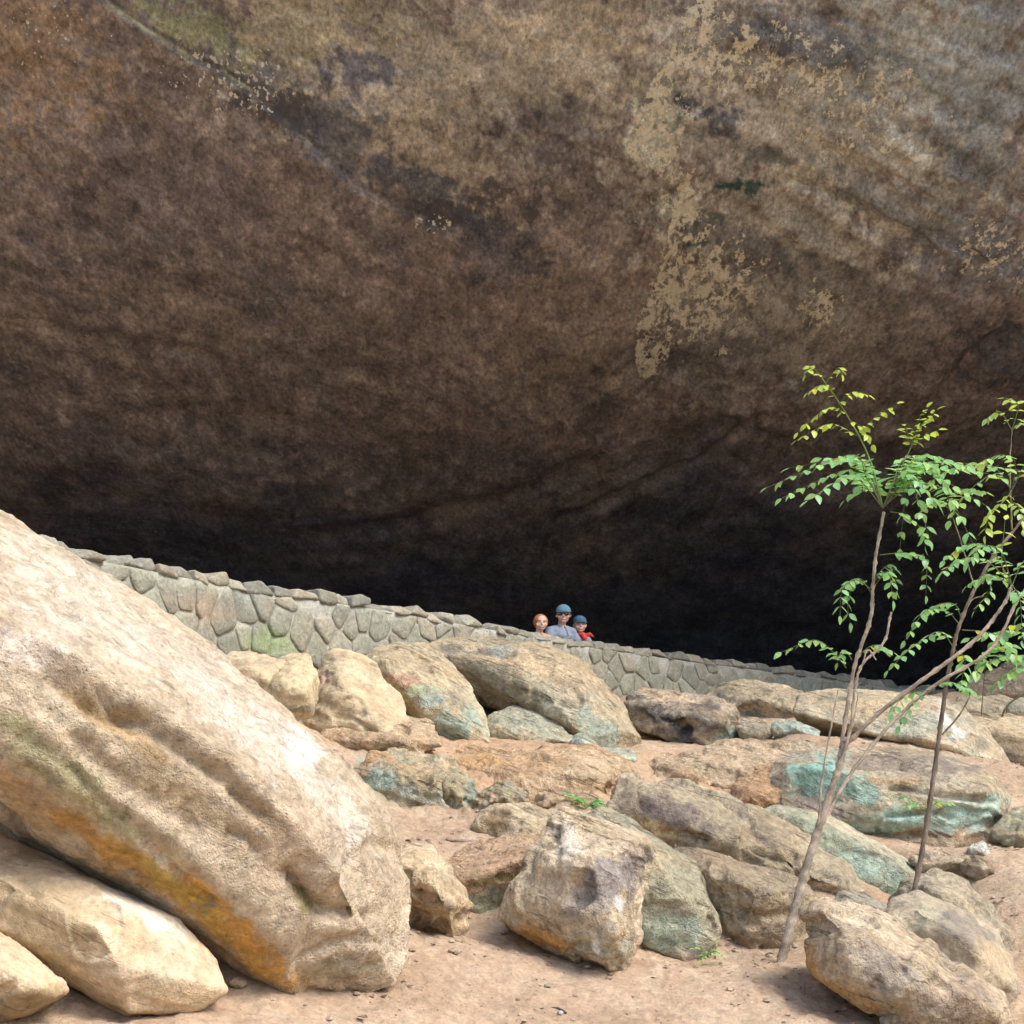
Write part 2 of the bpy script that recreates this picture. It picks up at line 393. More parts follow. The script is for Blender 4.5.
# drop the first half of the depth so z at 17.6 sits just above the picture
def build_cliff():
    pts = np.array(PROF)
    seg = np.r_[0, np.cumsum(np.hypot(*np.diff(pts, axis=0).T))]
    # rows dense over the part in view
    rows = []
    for i in range(len(pts) - 1):
        L = seg[i + 1] - seg[i]; step = 1.2 if pts[i, 0] < 16.2 else (.15 if pts[i, 0] < 16.8 else (.028 if pts[i, 0] < 24 else .05 if pts[i, 0] < 36 else .2))
        n = max(2, int(L / step)); rows += list(seg[i] + np.arange(n) * L / n)
    rows.append(seg[-1]); rows = np.array(rows)
    # smooth profile
    yy = np.interp(rows, seg, pts[:, 0]); zz = np.interp(rows, seg, pts[:, 1])
    ss = np.linspace(0, seg[-1], 400); ys = np.interp(ss, seg, pts[:, 0]); zs = np.interp(ss, seg, pts[:, 1])
    for _ in range(30):
        ys[1:-1] = (ys[:-2] + ys[2:] + 2 * ys[1:-1]) / 4; zs[1:-1] = (zs[:-2] + zs[2:] + 2 * zs[1:-1]) / 4
    yy = np.interp(rows, ss, ys); zz = np.interp(rows, ss, zs)
    u = np.concatenate([-np.geomspace(45, 7.7, 26), np.linspace(-7.5, 7.5, 600), np.geomspace(7.7, 45, 26)])
    Y, U = np.meshgrid(yy, u, indexing='ij'); Z = np.meshgrid(zz, u, indexing='ij')[0]
    fan = np.clip(Y, 14, 42) / 18
    X = U * fan
    # the roof comes down to the ground at both ends
    inn = sstep(16.2, 18.5, Y)
    Z = Z - inn * (np.maximum(0, np.abs(U) - 9) ** 1.35) * .55
    Z = np.maximum(Z, -.5)
    Z = Z + inn * (.35 * np.sin(X * .22 + 1.1))
    v = np.c_[X.ravel(), Y.ravel(), Z.ravel()]
    px, py = proj(v)
    nr, nc = len(rows), len(u)
    # normals
    G = v.reshape(nr, nc, 3)
    du = np.gradient(G, axis=1); dv = np.gradient(G, axis=0)
    nn = np.cross(dv, du); nn /= np.maximum(np.linalg.norm(nn, axis=2), 1e-9)[..., None]
    nn = nn.reshape(-1, 3)
    flip = np.sign((nn * (np.array([0, 0, 1.6]) - v)).sum(1)); flip[flip == 0] = 1
    nn *= flip[:, None]           # towards the hollow
    p = v * np.array((1, .36, 1.15))
    # bedding: thin layers dipping right, crossing the right half
    right = sstep(-20, 60, polydist(px, py, RB)[0] * -polydist(px, py, RB)[1])
    warp = fbm(p, .25, 2, 88) * 1.1
    bed = p[:, 2] * 1.0 + p[:, 0] * .33 + warp * .45
    bed2 = p[:, 2] * 1.4 - p[:, 0] * .12 + warp * .35
    q = np.c_[p[:, 0] * .22, p[:, 1] * .22, bed * 3.4]
    q2 = np.c_[p[:, 0] * .3, p[:, 1] * .3, bed2 * 4.2]
    lay = perlin(q, 5) * .6 + perlin(q * 2.3, 6) * .4
    lay2 = perlin(q2, 15) * .6 + perlin(q2 * 2.1, 16) * .4
    big = fbm(p, .28, 3, 90)
    ca, sa = math.cos(.38), math.sin(.38)
    pl = np.c_[(p[:, 0] * ca - p[:, 2] * sa) * .22, p[:, 1], p[:, 0] * sa + p[:, 2] * ca]        # streaks falling to the right
    cb, sb = math.cos(-.5), math.sin(-.5)
    pr_ = np.c_[(p[:, 0] * cb - p[:, 2] * sb) * .2, p[:, 1], p[:, 0] * sb + p[:, 2] * cb]       # streaks rising to the right
    wr = sstep(420, 640, px) * sstep(250, 400, py)
    wx_ = sstep(740, 860, px) * sstep(420, 300, py)
    stk = fbm(pl, 2.4, 5, 141, .62) * (1 - wr) + fbm(pr_, 2.6, 5, 142, .62) * wr
    stk2 = ridged(pl, 1.3, 3, 143) * (1 - wr) + ridged(pr_, 1.5, 4, 144) * wr
    h = .30 * big + .05 * fbm(p, 1.0, 4, 91) + .012 * ridged(p, 3.2, 4, 92) + .008 * fbm(p, 9, 3, 95) + .035 * stk + .03 * stk2 * (.4 + wr)
    t5 = bed * 1.9 + .7 * fbm(p, .8, 3, 97); f5 = t5 - np.floor(t5)
    h += right * (.04 * lay + .045 * (sstep(.0, .16, f5) * sstep(1, .3, f5)) * (perlin(q * .8, 44) + .6))
    t6 = fbm(p, .55, 4, 98, .6) * 4.5; f6 = t6 - np.floor(t6); h += .022 * (np.floor(t6) + sstep(.85, 1, f6))
    h += 0 * lay + .02 * lay2 * sstep(250, 480, py)
    xb = np.exp(-(((px - 880) / 110) ** 2 + ((py - 215) / 70) ** 2))
    rid = np.sin((py * .80 - px * .52) * .19 + 3 * warp) ; h += xb * .05 * rid
    # ledge running down from the top left
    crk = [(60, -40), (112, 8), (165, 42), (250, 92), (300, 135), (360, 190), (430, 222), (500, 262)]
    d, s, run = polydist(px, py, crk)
    fade = sstep(1.0, .75, run)
    h += np.where(s > 0, 1, 0) * .075 * np.exp(-d / 120) * fade * sstep(0, 3, d)
    # dark clefts
    for pl, wd, dp in [([(560, 520), (620, 492), (700, 462), (762, 418)], 5, .18), ([(0, 322), (50, 326), (140, 345), (215, 362)], 4, .14),
                       ([(945, 392), (985, 352), (1010, 330)], 9, .22), ([(830, 150), (895, 180), (930, 205)], 4, .1),
                       ([(640, 250), (660, 200), (700, 180)], 4, .08), ([(300, 540), (420, 520), (500, 500), (590, 455)], 9, .16),
                       ([(860, 225), (940, 240), (985, 262)], 4, .1), ([(780, 178), (860, 205), (930, 248)], 3, .1)]:
        d2 = polydist(px, py, pl)[0]; h -= dp * np.exp(-(d2 / wd) ** 2)
    h *= (1 - .7 * sstep(480, 600, py))
    h *= sstep(15.6, 17.0, v[:, 1]) * .9 + .1
    v2 = v + nn * h[:, None]
    # colours
    m1 = fbm(p, .7, 4, 101); m2 = fbm(p, 2.6, 5, 102, .6); m3 = fbm(p, 8, 4, 103, .6)
    c = np.tile(np.array((.155, .105, .078)), (len(v), 1))
    c = mixc(c, (.24, .165, .115), sstep(-.05, .35, m2) * .75)
    c = mixc(c, (.10, .07, .058), sstep(.02, .4, -m2) * .8)
    c = mixc(c, (.085, .075, .07), sstep(.15, .45, m1) * .6)
    c = mixc(c, (.30, .215, .145), sstep(.15, .42, m3) * .55)
    st = [(20, 40, 90, 95, (.235, .14, .075), .75), (470, 70, 190, 75, (.31, .235, .155), .75), (300, 25, 90, 50, (.30, .22, .12), .7),
          (420, 140, 90, 45, (.34, .24, .15), .7, 40), (560, 330, 80, 70, (.25, .165, .105), .6), (560, 45, 90, 60, (.33, .24, .15), .6),
          (450, 300, 160, 60, (.17, .11, .082), .5), (180, 200, 120, 60, (.125, .085, .07), .6),
          (225, 60, 90, 22, (.085, .075, .072), .75, 32), (330, 130, 60, 32, (.09, .08, .075), .75, 38), (440, 200, 70, 20, (.06, .055, .055), .8, 28),
          (500, 250, 40, 30, (.07, .06, .06), .6), (560, 140, 35, 40, (.1, .075, .065), .7), (355, 75, 35, 20, (.07, .06, .065), .8),
          (190, 25, 60, 22, (.22, .20, .09), .6, 30), (700, 110, 50, 50, (.16, .115, .10), .6),
          # right-hand, paler bedded part
          (820, 150, 170, 150, (.30, .235, .165), .85), (930, 60, 110, 70, (.25, .225, .18), .8), (760, 330, 110, 60, (.27, .21, .15), .7),
          (690, 60, 35, 60, (.31, .25, .18), .8, 20), (780, 35, 60, 20, (.11, .10, .095), .8), (840, 55, 40, 16, (.12, .11, .10), .8),
          (683, 100, 13, 18, (.045, .045, .05), .9), (725, 122, 20, 16, (.06, .056, .06), .85), (655, 130, 26, 26, (.42, .36, .235), .85),
          (640, 148, 18, 12, (.46, .40, .27), .9), (668, 118, 14, 14, (.42, .36, .24), .8),
          (736, 186, 24, 8, (.03, .05, .033), .95), (698, 243, 16, 6, (.035, .055, .035), .9), (770, 158, 26, 9, (.09, .085, .065), .8, 15),
          (705, 222, 18, 7, (.06, .075, .05), .8), (685, 205, 24, 16, (.42, .36, .245), .85), (905, 150, 40, 9, (.43, .39, .30), .7, 40),
          (960, 320, 70, 50, (.22, .15, .115), .7), (850, 350, 60, 40, (.25, .185, .13), .5), (995, 350, 50, 30, (.065, .06, .06), .7),
          (985, 100, 50, 140, (.19, .18, .16), .7), (760, 250, 90, 14, (.12, .1, .08), .6, 18), (900, 215, 80, 20, (.13, .11, .085), .7, 25),
          (860, 290, 110, 16, (.14, .115, .09), .6, 15), (700, 350, 90, 12, (.12, .095, .075), .7, -8), (980, 260, 50, 30, (.11, .1, .095), .6),
          (640, 470, 90, 30, (.21, .15, .105), .55, -20), (470, 440, 130, 22, (.20, .13, .09), .6)]
    vis = (v[:, 1] > 16.4) & (px > -200) & (px < 1220) & (py > -150) & (py < 800)
    c[vis] = blobs(c[vis], px[vis], py[vis], p[vis] * .8, st, 300, 1.9)
    # pale lichen crusts
    X_, Y_ = px[vis], py[vis]
    def reg(x, y, rx, ry): return np.exp(-(((X_ - x) / rx) ** 2 + ((Y_ - y) / ry) ** 2))
    dens = reg(700, 290, 55, 60) + .7 * reg(720, 60, 90, 40) + .8 * reg(820, 310, 26, 30) + .8 * reg(650, 350, 25, 50) + .7 * reg(990, 250, 50, 30) \
        + .5 * reg(850, 110, 80, 60) + .8 * reg(655, 130, 30, 30) + .5 * reg(690, 10, 60, 14) + .9 * reg(660, 200, 20, 15)
    drop = reg(35, 30, 60, 60) + reg(215, 60, 75, 34) + reg(260, 100, 60, 30) + 1.3 * reg(437, 222, 32, 14) + .35 * reg(150, 150, 150, 100) + .4 * reg(760, 200, 200, 160) + .3 * reg(500, 300, 400, 120)
    dkz = reg(300, 110, 90, 40) + reg(470, 210, 80, 40) + .7 * reg(700, 100, 60, 50) + .8 * reg(800, 45, 90, 25) + .6 * reg(560, 120, 60, 50) + .6 * reg(600, 470, 200, 60) + .5 * reg(150, 250, 200, 150) + .7 * reg(990, 340, 50, 40) + .5 * reg(850, 250, 120, 60)
    dRB, sRB, _ = polydist(X_, Y_, RB)
    band = np.exp(-(np.where(sRB < 0, dRB, dRB * 4) / 20) ** 2) * sstep(400, 330, Y_)
    dens = dens + .75 * band + .35 * sstep(640, 700, X_) * sstep(420, 300, Y_)
    lich = np.zeros((len(v), 4), np.float32); lich[:, 3] = 1
    lich[vis, 0] = .14 + .27 * np.clip(dens, 0, 1.1); lich[vis, 1] = .155 + .19 * np.clip(drop, 0, 1.3); lich[vis, 2] = .10 + .25 * np.clip(dkz, 0, 1.1)
    edge = np.exp(-(d / 1.3) ** 2) * sstep(.4, .2, np.abs(run - .25)) * sstep(-.1, .2, fbm(p, 1.5, 3, 420) + .1)
    c = mixc(c, (.45, .40, .2), edge * .6)
    # deep shelter shade put into the colour with black-blue staining, ragged edge
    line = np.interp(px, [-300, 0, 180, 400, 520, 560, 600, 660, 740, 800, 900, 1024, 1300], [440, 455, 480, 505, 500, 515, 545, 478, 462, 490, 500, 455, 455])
    deep_shade = sstep(-120, 130, py - 18 - line + 170 * fbm(np.c_[p[:, 0] * .45, p[:, 1] * .2, p[:, 2] * 1.3], 1.0, 4, 500, .6)) * inn.ravel()
    c = mixc(c, (.036, .038, .052), deep_shade * .8)
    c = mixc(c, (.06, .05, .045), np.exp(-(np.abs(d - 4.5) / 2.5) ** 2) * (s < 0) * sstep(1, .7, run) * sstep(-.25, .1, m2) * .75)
    c = c * (1 + .30 * lay2 * .5 * sstep(200, 420, py) + .40 * np.clip(lay, -.6, .6) * right)[:, None]
    vs = fbm(p[vis], 5.5, 5, 601, .75); vm = stk[vis]
    mod = np.ones(len(v)); mod[vis] = (1 + .45 * vs) * (1 + .85 * vm); c = c * np.clip(mod, .35, 1.9)[:, None]
    c = c * np.array((1.80, 2.12, 2.62))
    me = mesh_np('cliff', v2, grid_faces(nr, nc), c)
    la = me.color_attributes.new('Lich', 'FLOAT_COLOR', 'POINT'); la.data.foreach_set('color', lich.ravel())
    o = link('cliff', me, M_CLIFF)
    tag(o, 'vast brown overhanging sandstone roof of the rock shelter above the wall', kind='structure')
RB = [(720, -80), (690, 30), (650, 90), (628, 150), (680, 185), (668, 260), (642, 320), (640, 385), (600, 470), (560, 700)]
build_cliff()

# ------------------------------------------------------------------ boulders
COUNT = 0
def rock(label, outline, d, ridge=(), thick=.8, lean=.35, base=TAN, second=PALE, third=GREY, amp=1.0, strata=(.3, .1, 1), smooth=3, voxel_px=1.7,
         grooves=(), stains_shading=(), grain=None, cuts=7, rough=.0065, sit=True, name='boulder', cat='boulder', group=None, mat=None, shrink=.72, seed=None, parent=None, back=None, speck=.5):
    global COUNT
    COUNT += 1; seed = seed or COUNT * 13
    if d > 9.05:
        ax_ = sum(o[0] for o in outline) / len(outline); ay_ = sum(o[1] for o in outline) / len(outline); g_ = 1.075
        outline = [(ax_ + (o[0] - ax_) * g_, ay_ + (o[1] - ay_) * g_) + tuple(o[2:]) for o in outline]; ridge = [(ax_ + (o[0] - ax_) * g_, ay_ + (o[1] - ay_) * g_, o[2]) for o in ridge]
    ys = [o[1] for o in outline]; y0, y1 = min(ys), max(ys); cx = sum(o[0] for o in outline) / len(outline); cy = sum(ys) / len(ys)
    mpp = d / F_PX
    H = (y1 - y0) * mpp; Wd = (max(o[0] for o in outline) - min(o[0] for o in outline)) * mpp
    size = math.sqrt(max(H, .02) * max(Wd, .02))
    th = thick * size
    pts = []
    for o in outline:
        dd = o[2] if len(o) > 2 else lean * (y1 - o[1]) * mpp
        pts.append(P(o[0], o[1], d + dd))
    for r in ridge: pts.append(P(r[0], r[1], d + r[2]))
    if back: pts += [P(b[0], b[1], d + b[2]) for b in back]
    else:
        for o in outline:
            dd = lean * (y1 - o[1]) * mpp
            q = P(cx + (o[0] - cx) * shrink, cy + (o[1] - cy) * shrink, d + dd + th)
            q.z -= .12 * H; pts.append(q)
    if sit:
        low = [o for o in outline if o[1] > y1 - .13 * (y1 - y0) and -80 < o[0] < 1100]
        for o in low[::2] if len(low) > 4 else low[:2]:
            q = P(o[0], o[1] - 6, d + (o[2] if len(o) > 2 else 0) + .02); gpts.append(tuple(q))
    bm = bmesh.new()
    for q in pts: bm.verts.new(q)
    r = bmesh.ops.convex_hull(bm, input=bm.verts)
    dead = list({e for e in r['geom_interior'] + r['geom_unused'] if isinstance(e, bmesh.types.BMVert)})
    if dead: bmesh.ops.delete(bm, geom=dead, context='VERTS')
    cr = random.Random(seed * 7 + 1); mid = Vector((0, 0, 0))
    for vv_ in bm.verts: mid += vv_.co
    mid /= len(bm.verts)
    for _ in range(cuts):
        nd = Vector((cr.gauss(0, 1), cr.gauss(0, 1) - .5, cr.gauss(0, 1) + .3)).normalized()
        sup = max((vv_.co - mid).dot(nd) for vv_ in bm.verts)
        bmesh.ops.bisect_plane(bm, geom=bm.verts[:] + bm.edges[:] + bm.faces[:], plane_co=mid + nd * (sup - size * cr.uniform(.03, .11)), plane_no=nd, clear_outer=True)
        bmesh.ops.holes_fill(bm, edges=[e for e in bm.edges if e.is_boundary])
    me = remeshed(bm, max(voxel_px * mpp, size / 150), min(smooth, 2))
    v, n = get_np(me); p = v.copy()
    px, py = proj(v)
    sn = np.array(strata, float); sn /= np.linalg.norm(sn)
    w = fbm(p, 1.2 / size, 3, seed)
    lay = perlin(np.c_[p[:, 0] * .5 / size, p[:, 1] * .5 / size, (p @ sn) * 7 / size + w * .8], seed + 3)
    fl = fbm(p, 1.5 / max(size, .5), 4, seed + 5, .6) * 5; fq = fl - np.floor(fl)
    rr = rough * min(1, d / 9) * (1 if size > .5 else size * 2)
    h = rr * (1.1 * (np.floor(fl) + sstep(.72, 1, fq)) + .9 * ridged(p, 3.4, 4, seed + 6, .6) + .7 * fbm(p, 13, 3, seed + 7, .7)) + min(.022 * size, .02) - .002 * size
    h = h + size * amp * (.030 * fbm(p, 1.6 / size, 3, seed + 1) + .02 * lay + .022 * sstep(-.15, .15, lay) + .018 * ridged(p, 4.2 / size, 4, seed + 2) - .02 + .012 * fbm(p, 16 / size, 3, seed + 4))
    chips = perlin(p * 3.1 / size, seed + 8); h -= size * amp * .05 * sstep(.34, .40, chips)
    view = v - np.array([0, 0, EYE]); view /= np.linalg.norm(view, axis=1)[:, None]
    front = sstep(.25, -.05, (view * n).sum(1))
    if grain:
        ax = np.array(grain[0].normalized()); al = p @ ax; pg = p - ax[None, :] * (al * .93)[:, None]
        gr = ridged(pg, 1.7, 4, seed + 70, .55); gr2 = fbm(pg, 5, 4, seed + 71, .6)
        h = h + grain[1] * (gr - .3) + grain[1] * .22 * gr2
    if grooves: g1, g2, g3 = fbm(p, 2.6, 4, seed + 21, .6), fbm(p, 2.6, 4, seed + 22, .6), fbm(p, 1.6, 3, seed + 23)
    for pl, wd, dp in grooves:
        dd = polydist(px + wd * (1.6 * g1 + .8 * w), py + wd * (1.6 * g2 + .8 * w), pl)
        asy = np.where(dd[1] > 0, .55, 1.7) if dp > 0 else 1.2
        h = h - dp * np.exp(-(dd[0] / (wd * asy)) ** 2) * front * np.clip(.75 + 1.3 * g3, .1, 1.5) * sstep(0, .12, dd[2]) * sstep(1, .85, dd[2])
    v2 = v + n * h[:, None]
    m1 = fbm(p, 2.2 / size, 4, seed + 10, .6); m2 = fbm(p, 6 / size, 4, seed + 11, .62); m3 = fbm(p, 3.5 / size, 5, seed + 12, .65)
    c = np.tile(np.array(base, float), (len(v), 1))
    c = mixc(c, second, sstep(-.1, .32, m1) * .75)
    c = mixc(c, third, sstep(.02, .3, m3) * .7)
    c = mixc(c, PALE, sstep(.2, .4, m2) * .45)
    c = mixc(c, np.array(DARK) * 1.6, sstep(.26, .42, -m2) * speck)
    c = mixc(c, (.33, .25, .15), sstep(.1, .5, lay) * .35)
    if grain:
        c = mixc(c, (.66, .60, .49), sstep(.15, .5, gr2) * .45); c = mixc(c, (.26, .20, .13), sstep(.12, .5, -gr2) * .55); c = mixc(c, (.34, .26, .16), sstep(.1, -.35, gr) * .6)
    c = blobs(c, px, py, p * min(3, max(.55 / size, .75)), stains_shading, seed + 40, 1.25)  # real staining, plus light and shade painted on some facets
    c = c * (1.06 + .30 * fbm(p, 11, 4, seed + 60, .7))[:, None] * np.array((1.15, 1.11, 1.05))
    base_pt = Vector((float(v[:, 0].mean()), float(v[:, 1].mean()), float(v[:, 2].min())))
    v2 -= np.array(base_pt)
    me.vertices.foreach_set('co', v2.astype(np.float32).ravel()); set_col(me, c); me.update()
    me.name = name
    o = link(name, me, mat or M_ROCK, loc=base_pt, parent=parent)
    if not parent: tag(o, label, cat, group)
    return o

ROCKS = []
# --- A: the giant leaning boulder
rock('huge pale leaning boulder with ochre underside and deep furrows, filling the lower left',
     [(-260, 420, .3), (-120, 445, .35), (0, 507, .4), (68, 554, .45), (150, 598, .5), (222, 647, .5), (290, 704, .5), (342, 762, .45), (386, 822, .4), (415, 880, .3), (424, 925, .2),
      (420, 965, .1), (402, 992, .0), (350, 1010, -.05), (292, 1008, -.05), (235, 965, .25), (150, 908, .45), (60, 862, .55), (0, 834, .6), (-120, 775, .7), (-300, 690, .8)],
     9.0,
     [(-260, 560, -1.9), (-100, 590, -1.8), (0, 610, -1.55), (120, 680, -1.25), (240, 770, -1.0), (320, 850, -.75), (370, 920, -.45), (0, 700, -1.6), (100, 770, -1.3),
      (180, 840, -1.05), (250, 920, -.7), (285, 985, -.35), (-200, 650, -1.9), (330, 960, -.4)],
     back=[(-250, 480, 2.2), (0, 560, 2.2), (150, 640, 2.0), (300, 760, 1.5), (380, 900, 1.0), (330, 960, .8), (0, 800, 2), (-250, 700, 2.2)],
     base=(.47, .395, .295), second=(.57, .495, .40), third=(.42, .35, .25), amp=.30, strata=(.55, .2, .9), voxel_px=1.6, smooth=3, speck=.5, rough=.021, sit=False, cuts=0, mat=M_SLAB, grain=(P(330, 800, 8.3) - P(0, 610, 7.4), .034),
     grooves=[([(20, 640), (60, 690), (105, 720), (160, 740), (215, 780), (260, 815), (290, 840)], 9, .11),
              ([(60, 735), (120, 790), (180, 830), (210, 850)], 9, .07), ([(150, 700), (190, 712), (240, 735), (300, 790)], 5, .05),
              ([(285, 865), (300, 895), (330, 925), (375, 925), (400, 905)], 6, .10), ([(225, 840), (250, 842), (262, 860)], 5, .06),
              ([(330, 800), (345, 840), (352, 880)], 5, .04), ([(240, 700), (290, 740), (330, 790), (360, 850)], 4, .035),
              ([(0, 720), (70, 770), (140, 830), (200, 890), (285, 950)], 6, .05), ([(290, 965), (340, 950), (400, 950)], 4, .05),
              ([(-30, 560), (60, 600), (150, 650), (230, 700)], 6, -.035), ([(90, 680), (130, 725), (170, 722)], 6, .05)],
     stains_shading=[(90, 612, 130, 36, (.62, .56, .48), .6, 33), (240, 720, 95, 30, (.63, .58, .51), .6, 40), (330, 810, 55, 24, (.62, .57, .49), .6, 52),  # pale crest patches put the sunlit white of the top into the colour
             (30, 650, 50, 24, (.56, .50, .45), .7, 30), (130, 735, 70, 11, (.38, .27, .14), .75, 35), (250, 805, 50, 9, (.36, .27, .16), .7, 42),
             (60, 770, 80, 14, (.29, .28, .14), .6, 38), (20, 790, 90, 22, (.40, .27, .15), .7, 28), (140, 865, 110, 16, (.46, .27, .09), .9, 33),
             (235, 930, 80, 18, (.50, .29, .08), .95, 42), (170, 880, 60, 8, (.42, .32, .08), .7, 38), (190, 900, 90, 10, (.40, .26, .07), .7, 40),
             (200, 660, 60, 14, (.52, .46, .38), .5, 38), (300, 850, 60, 40, (.44, .35, .26), .6), (365, 900, 40, 45, (.45, .37, .27), .7),
             (305, 905, 20, 7, (.20, .17, .05), .8, 50), (350, 975, 50, 12, (.33, .31, .22), .7), (180, 780, 40, 20, (.36, .29, .20), .6, 35),
             (30, 735, 60, 10, (.28, .30, .16), .5, 35), (300, 750, 26, 14, (.70, .68, .66), .8, 45), (350, 850, 10, 40, (.62, .58, .52), .35)])
# --- B, C lower left
rock('broad pale split boulder tucked under the huge leaning boulder',
     [(-60, 850), (0, 838, .3), (60, 862, .4), (130, 895, .45), (195, 925, .3), (212, 955, .15), (226, 990, .0), (190, 1012, -.05), (130, 1018, -.1), (70, 985, -.1), (0, 930, -.1), (-60, 900, -.1)],
     8.1, [(0, 880, -.25), (60, 900, -.3), (125, 905, -.25), (95, 925, -.42), (118, 965, -.4), (130, 1010, -.25), (30, 940, -.3)], thick=.9, smooth=1, amp=.35, rough=.004,
     cuts=2, base=(.47, .375, .25), second=(.60, .51, .38), third=(.46, .38, .27), speck=.2, mat=M_SMOOTH,
     grooves=[([(0, 895), (28, 885), (40, 905)], 5, .04)],
     stains_shading=[(60, 930, 60, 30, (.36, .28, .17), .7, 30), (150, 915, 50, 14, WHITE, .55, 30), (165, 960, 30, 25, (.42, .40, .30), .5), (20, 855, 60, 12, (.44, .31, .2), .6, 20)])  # dim left facet and bright right edge are shading painted into the colour
rock('cream wedge of rock with rough brown broken end, in the bottom corner',
     [(-90, 900, .3), (0, 922, .3), (30, 945, .25), (71, 988, .05), (40, 1004, -.05), (0, 1024, -.1), (-90, 1040, -.1)], 7.3,
     [(0, 965, -.3), (30, 985, -.3), (-60, 960, -.35)], thick=.9, smooth=2, amp=.45, base=(.50, .41, .28), second=(.56, .48, .35), third=(.5, .41, .28), speck=.15, mat=M_SMOOTH,
     stains_shading=[(25, 1003, 50, 12, (.24, .18, .10), .85, -15)])
# --- D
rock('rounded cream boulder with brown hollow, pressed against the huge boulder tip',
     [(392, 850, .4), (412, 845, .35), (440, 852, .35), (460, 878, .2), (469, 905, .1), (464, 925), (452, 946), (425, 942), (405, 930), (395, 890)], 10.3,
     [(402, 868, -.15), (425, 872, -.3), (445, 905, -.32), (450, 935, -.15), (415, 910, -.2)], thick=.9, smooth=3, amp=.8, base=(.52, .42, .28), second=(.6, .52, .38), third=TAN, speck=.25,
     grooves=[([(415, 888), (432, 895), (445, 905)], 6, .08), ([(410, 925), (430, 922), (448, 930)], 7, .1)],
     stains_shading=[(420, 895, 16, 8, (.26, .18, .10), .8, 25), (430, 928, 22, 8, (.22, .14, .08), .8)])
# --- E slab
rock('flat sand-dusted slab with grey-green end beneath the small hump-backed boulder',
     [(440, 866, .5), (470, 848, .7), (515, 838, .8), (545, 842, .7), (532, 866, .2), (515, 893, .05), (498, 915), (482, 922), (466, 912), (458, 890)], 11.0,
     [(462, 880, -.15), (500, 874, -.15), (530, 858, -.05)], thick=1.2, smooth=2, base=SAND, second=(.48, .34, .22), third=TAN, amp=.6, speck=.1,
     stains_shading=[(490, 902, 34, 16, (.34, .36, .27), .95, -10), (500, 878, 40, 4, (.35, .27, .14), .8, -12)])
# --- F
rock('small hump-backed pale boulder with shaded brown left face on the sand shelf',
     [(474, 826), (482, 812, .15), (500, 804, .3), (528, 804, .35), (552, 812, .3), (566, 828, .1), (556, 842), (530, 845), (508, 842), (490, 834)], 12.0,
     [(502, 808, -.05), (512, 842, -.15), (540, 830, -.15)], thick=1.0, smooth=2, base=(.50, .42, .29), second=(.56, .49, .36), third=TAN, amp=.7, speck=.2,
     stains_shading=[(494, 824, 14, 12, (.30, .22, .12), .9, 30)])  # shade on the left face, painted as brown
# --- H then G
rock('large grey-green sloping boulder leaning behind the pointed mottled one',
     [(582, 822, .5), (600, 812, .6), (628, 818, .55), (662, 842, .45), (700, 872, .3), (726, 906, .15), (716, 935, .05), (690, 965), (668, 958), (630, 940), (600, 900), (585, 850)],
     10.9, [(640, 850, -.15), (690, 900, -.25), (665, 940, -.28), (620, 880, -.2), (700, 935, -.18)], thick=.8, smooth=4, base=(.36, .34, .25), second=(.42, .385, .28), third=(.32, .33, .26), amp=.6, speck=.2,
     stains_shading=[(660, 935, 40, 20, TEAL, .7), (690, 955, 14, 8, WHITE, .6), (630, 850, 40, 16, (.46, .38, .26), .5, 35), (640, 900, 40, 40, (.33, .35, .27), .5)])
rock('tan round stone peeping out behind the mottled pointed boulder',
     [(579, 826), (584, 814, .1), (600, 809, .2), (620, 812, .25), (634, 828, .1), (625, 840), (590, 840)], 11.6, [(596, 822, -.1), (612, 820, -.1)],
     base=(.40, .34, .24), second=(.44, .38, .27), third=GREY, amp=.6, smooth=4, thick=.9, mat=M_SMOOTH)
rock('upright mottled boulder with pointed top and plum-grey patch, front and centre',
     [(503, 916, .1), (512, 896, .1), (526, 868, .2), (543, 838, .3), (557, 820, .4), (566, 812, .45), (574, 818, .42), (600, 833, .4), (628, 832, .4), (644, 846, .3), (647, 866, .2), (640, 900, .1),
      (634, 930), (622, 966, -.05), (600, 967, -.05), (575, 957, -.05), (545, 940, 0), (520, 930, .1)], 10.2,
     [(560, 850, -.15), (590, 860, -.35), (630, 850, -.05), (560, 900, -.25), (550, 935, -.15), (610, 930, -.42), (600, 960, -.3)], thick=.75, smooth=2, amp=.75,
     cuts=0, base=(.50, .42, .30), second=(.56, .48, .36), third=(.42, .36, .27), speck=.55,
     grooves=[([(548, 822), (552, 845), (556, 865)], 5, .04), ([(580, 832), (588, 850)], 8, .04)],
     stains_shading=[(605, 878, 38, 22, (.235, .215, .215), .85, -20), (585, 905, 22, 16, (.25, .23, .22), .7), (632, 862, 12, 22, (.25, .23, .22), .6), (600, 945, 30, 20, (.40, .41, .34), .8),
             (598, 948, 6, 14, (.8, .8, .8), .9), (617, 905, 6, 9, (.72, .72, .72), .8), (545, 935, 28, 8, (.42, .24, .08), .9, 22), (565, 845, 14, 18, WHITE, .6)])
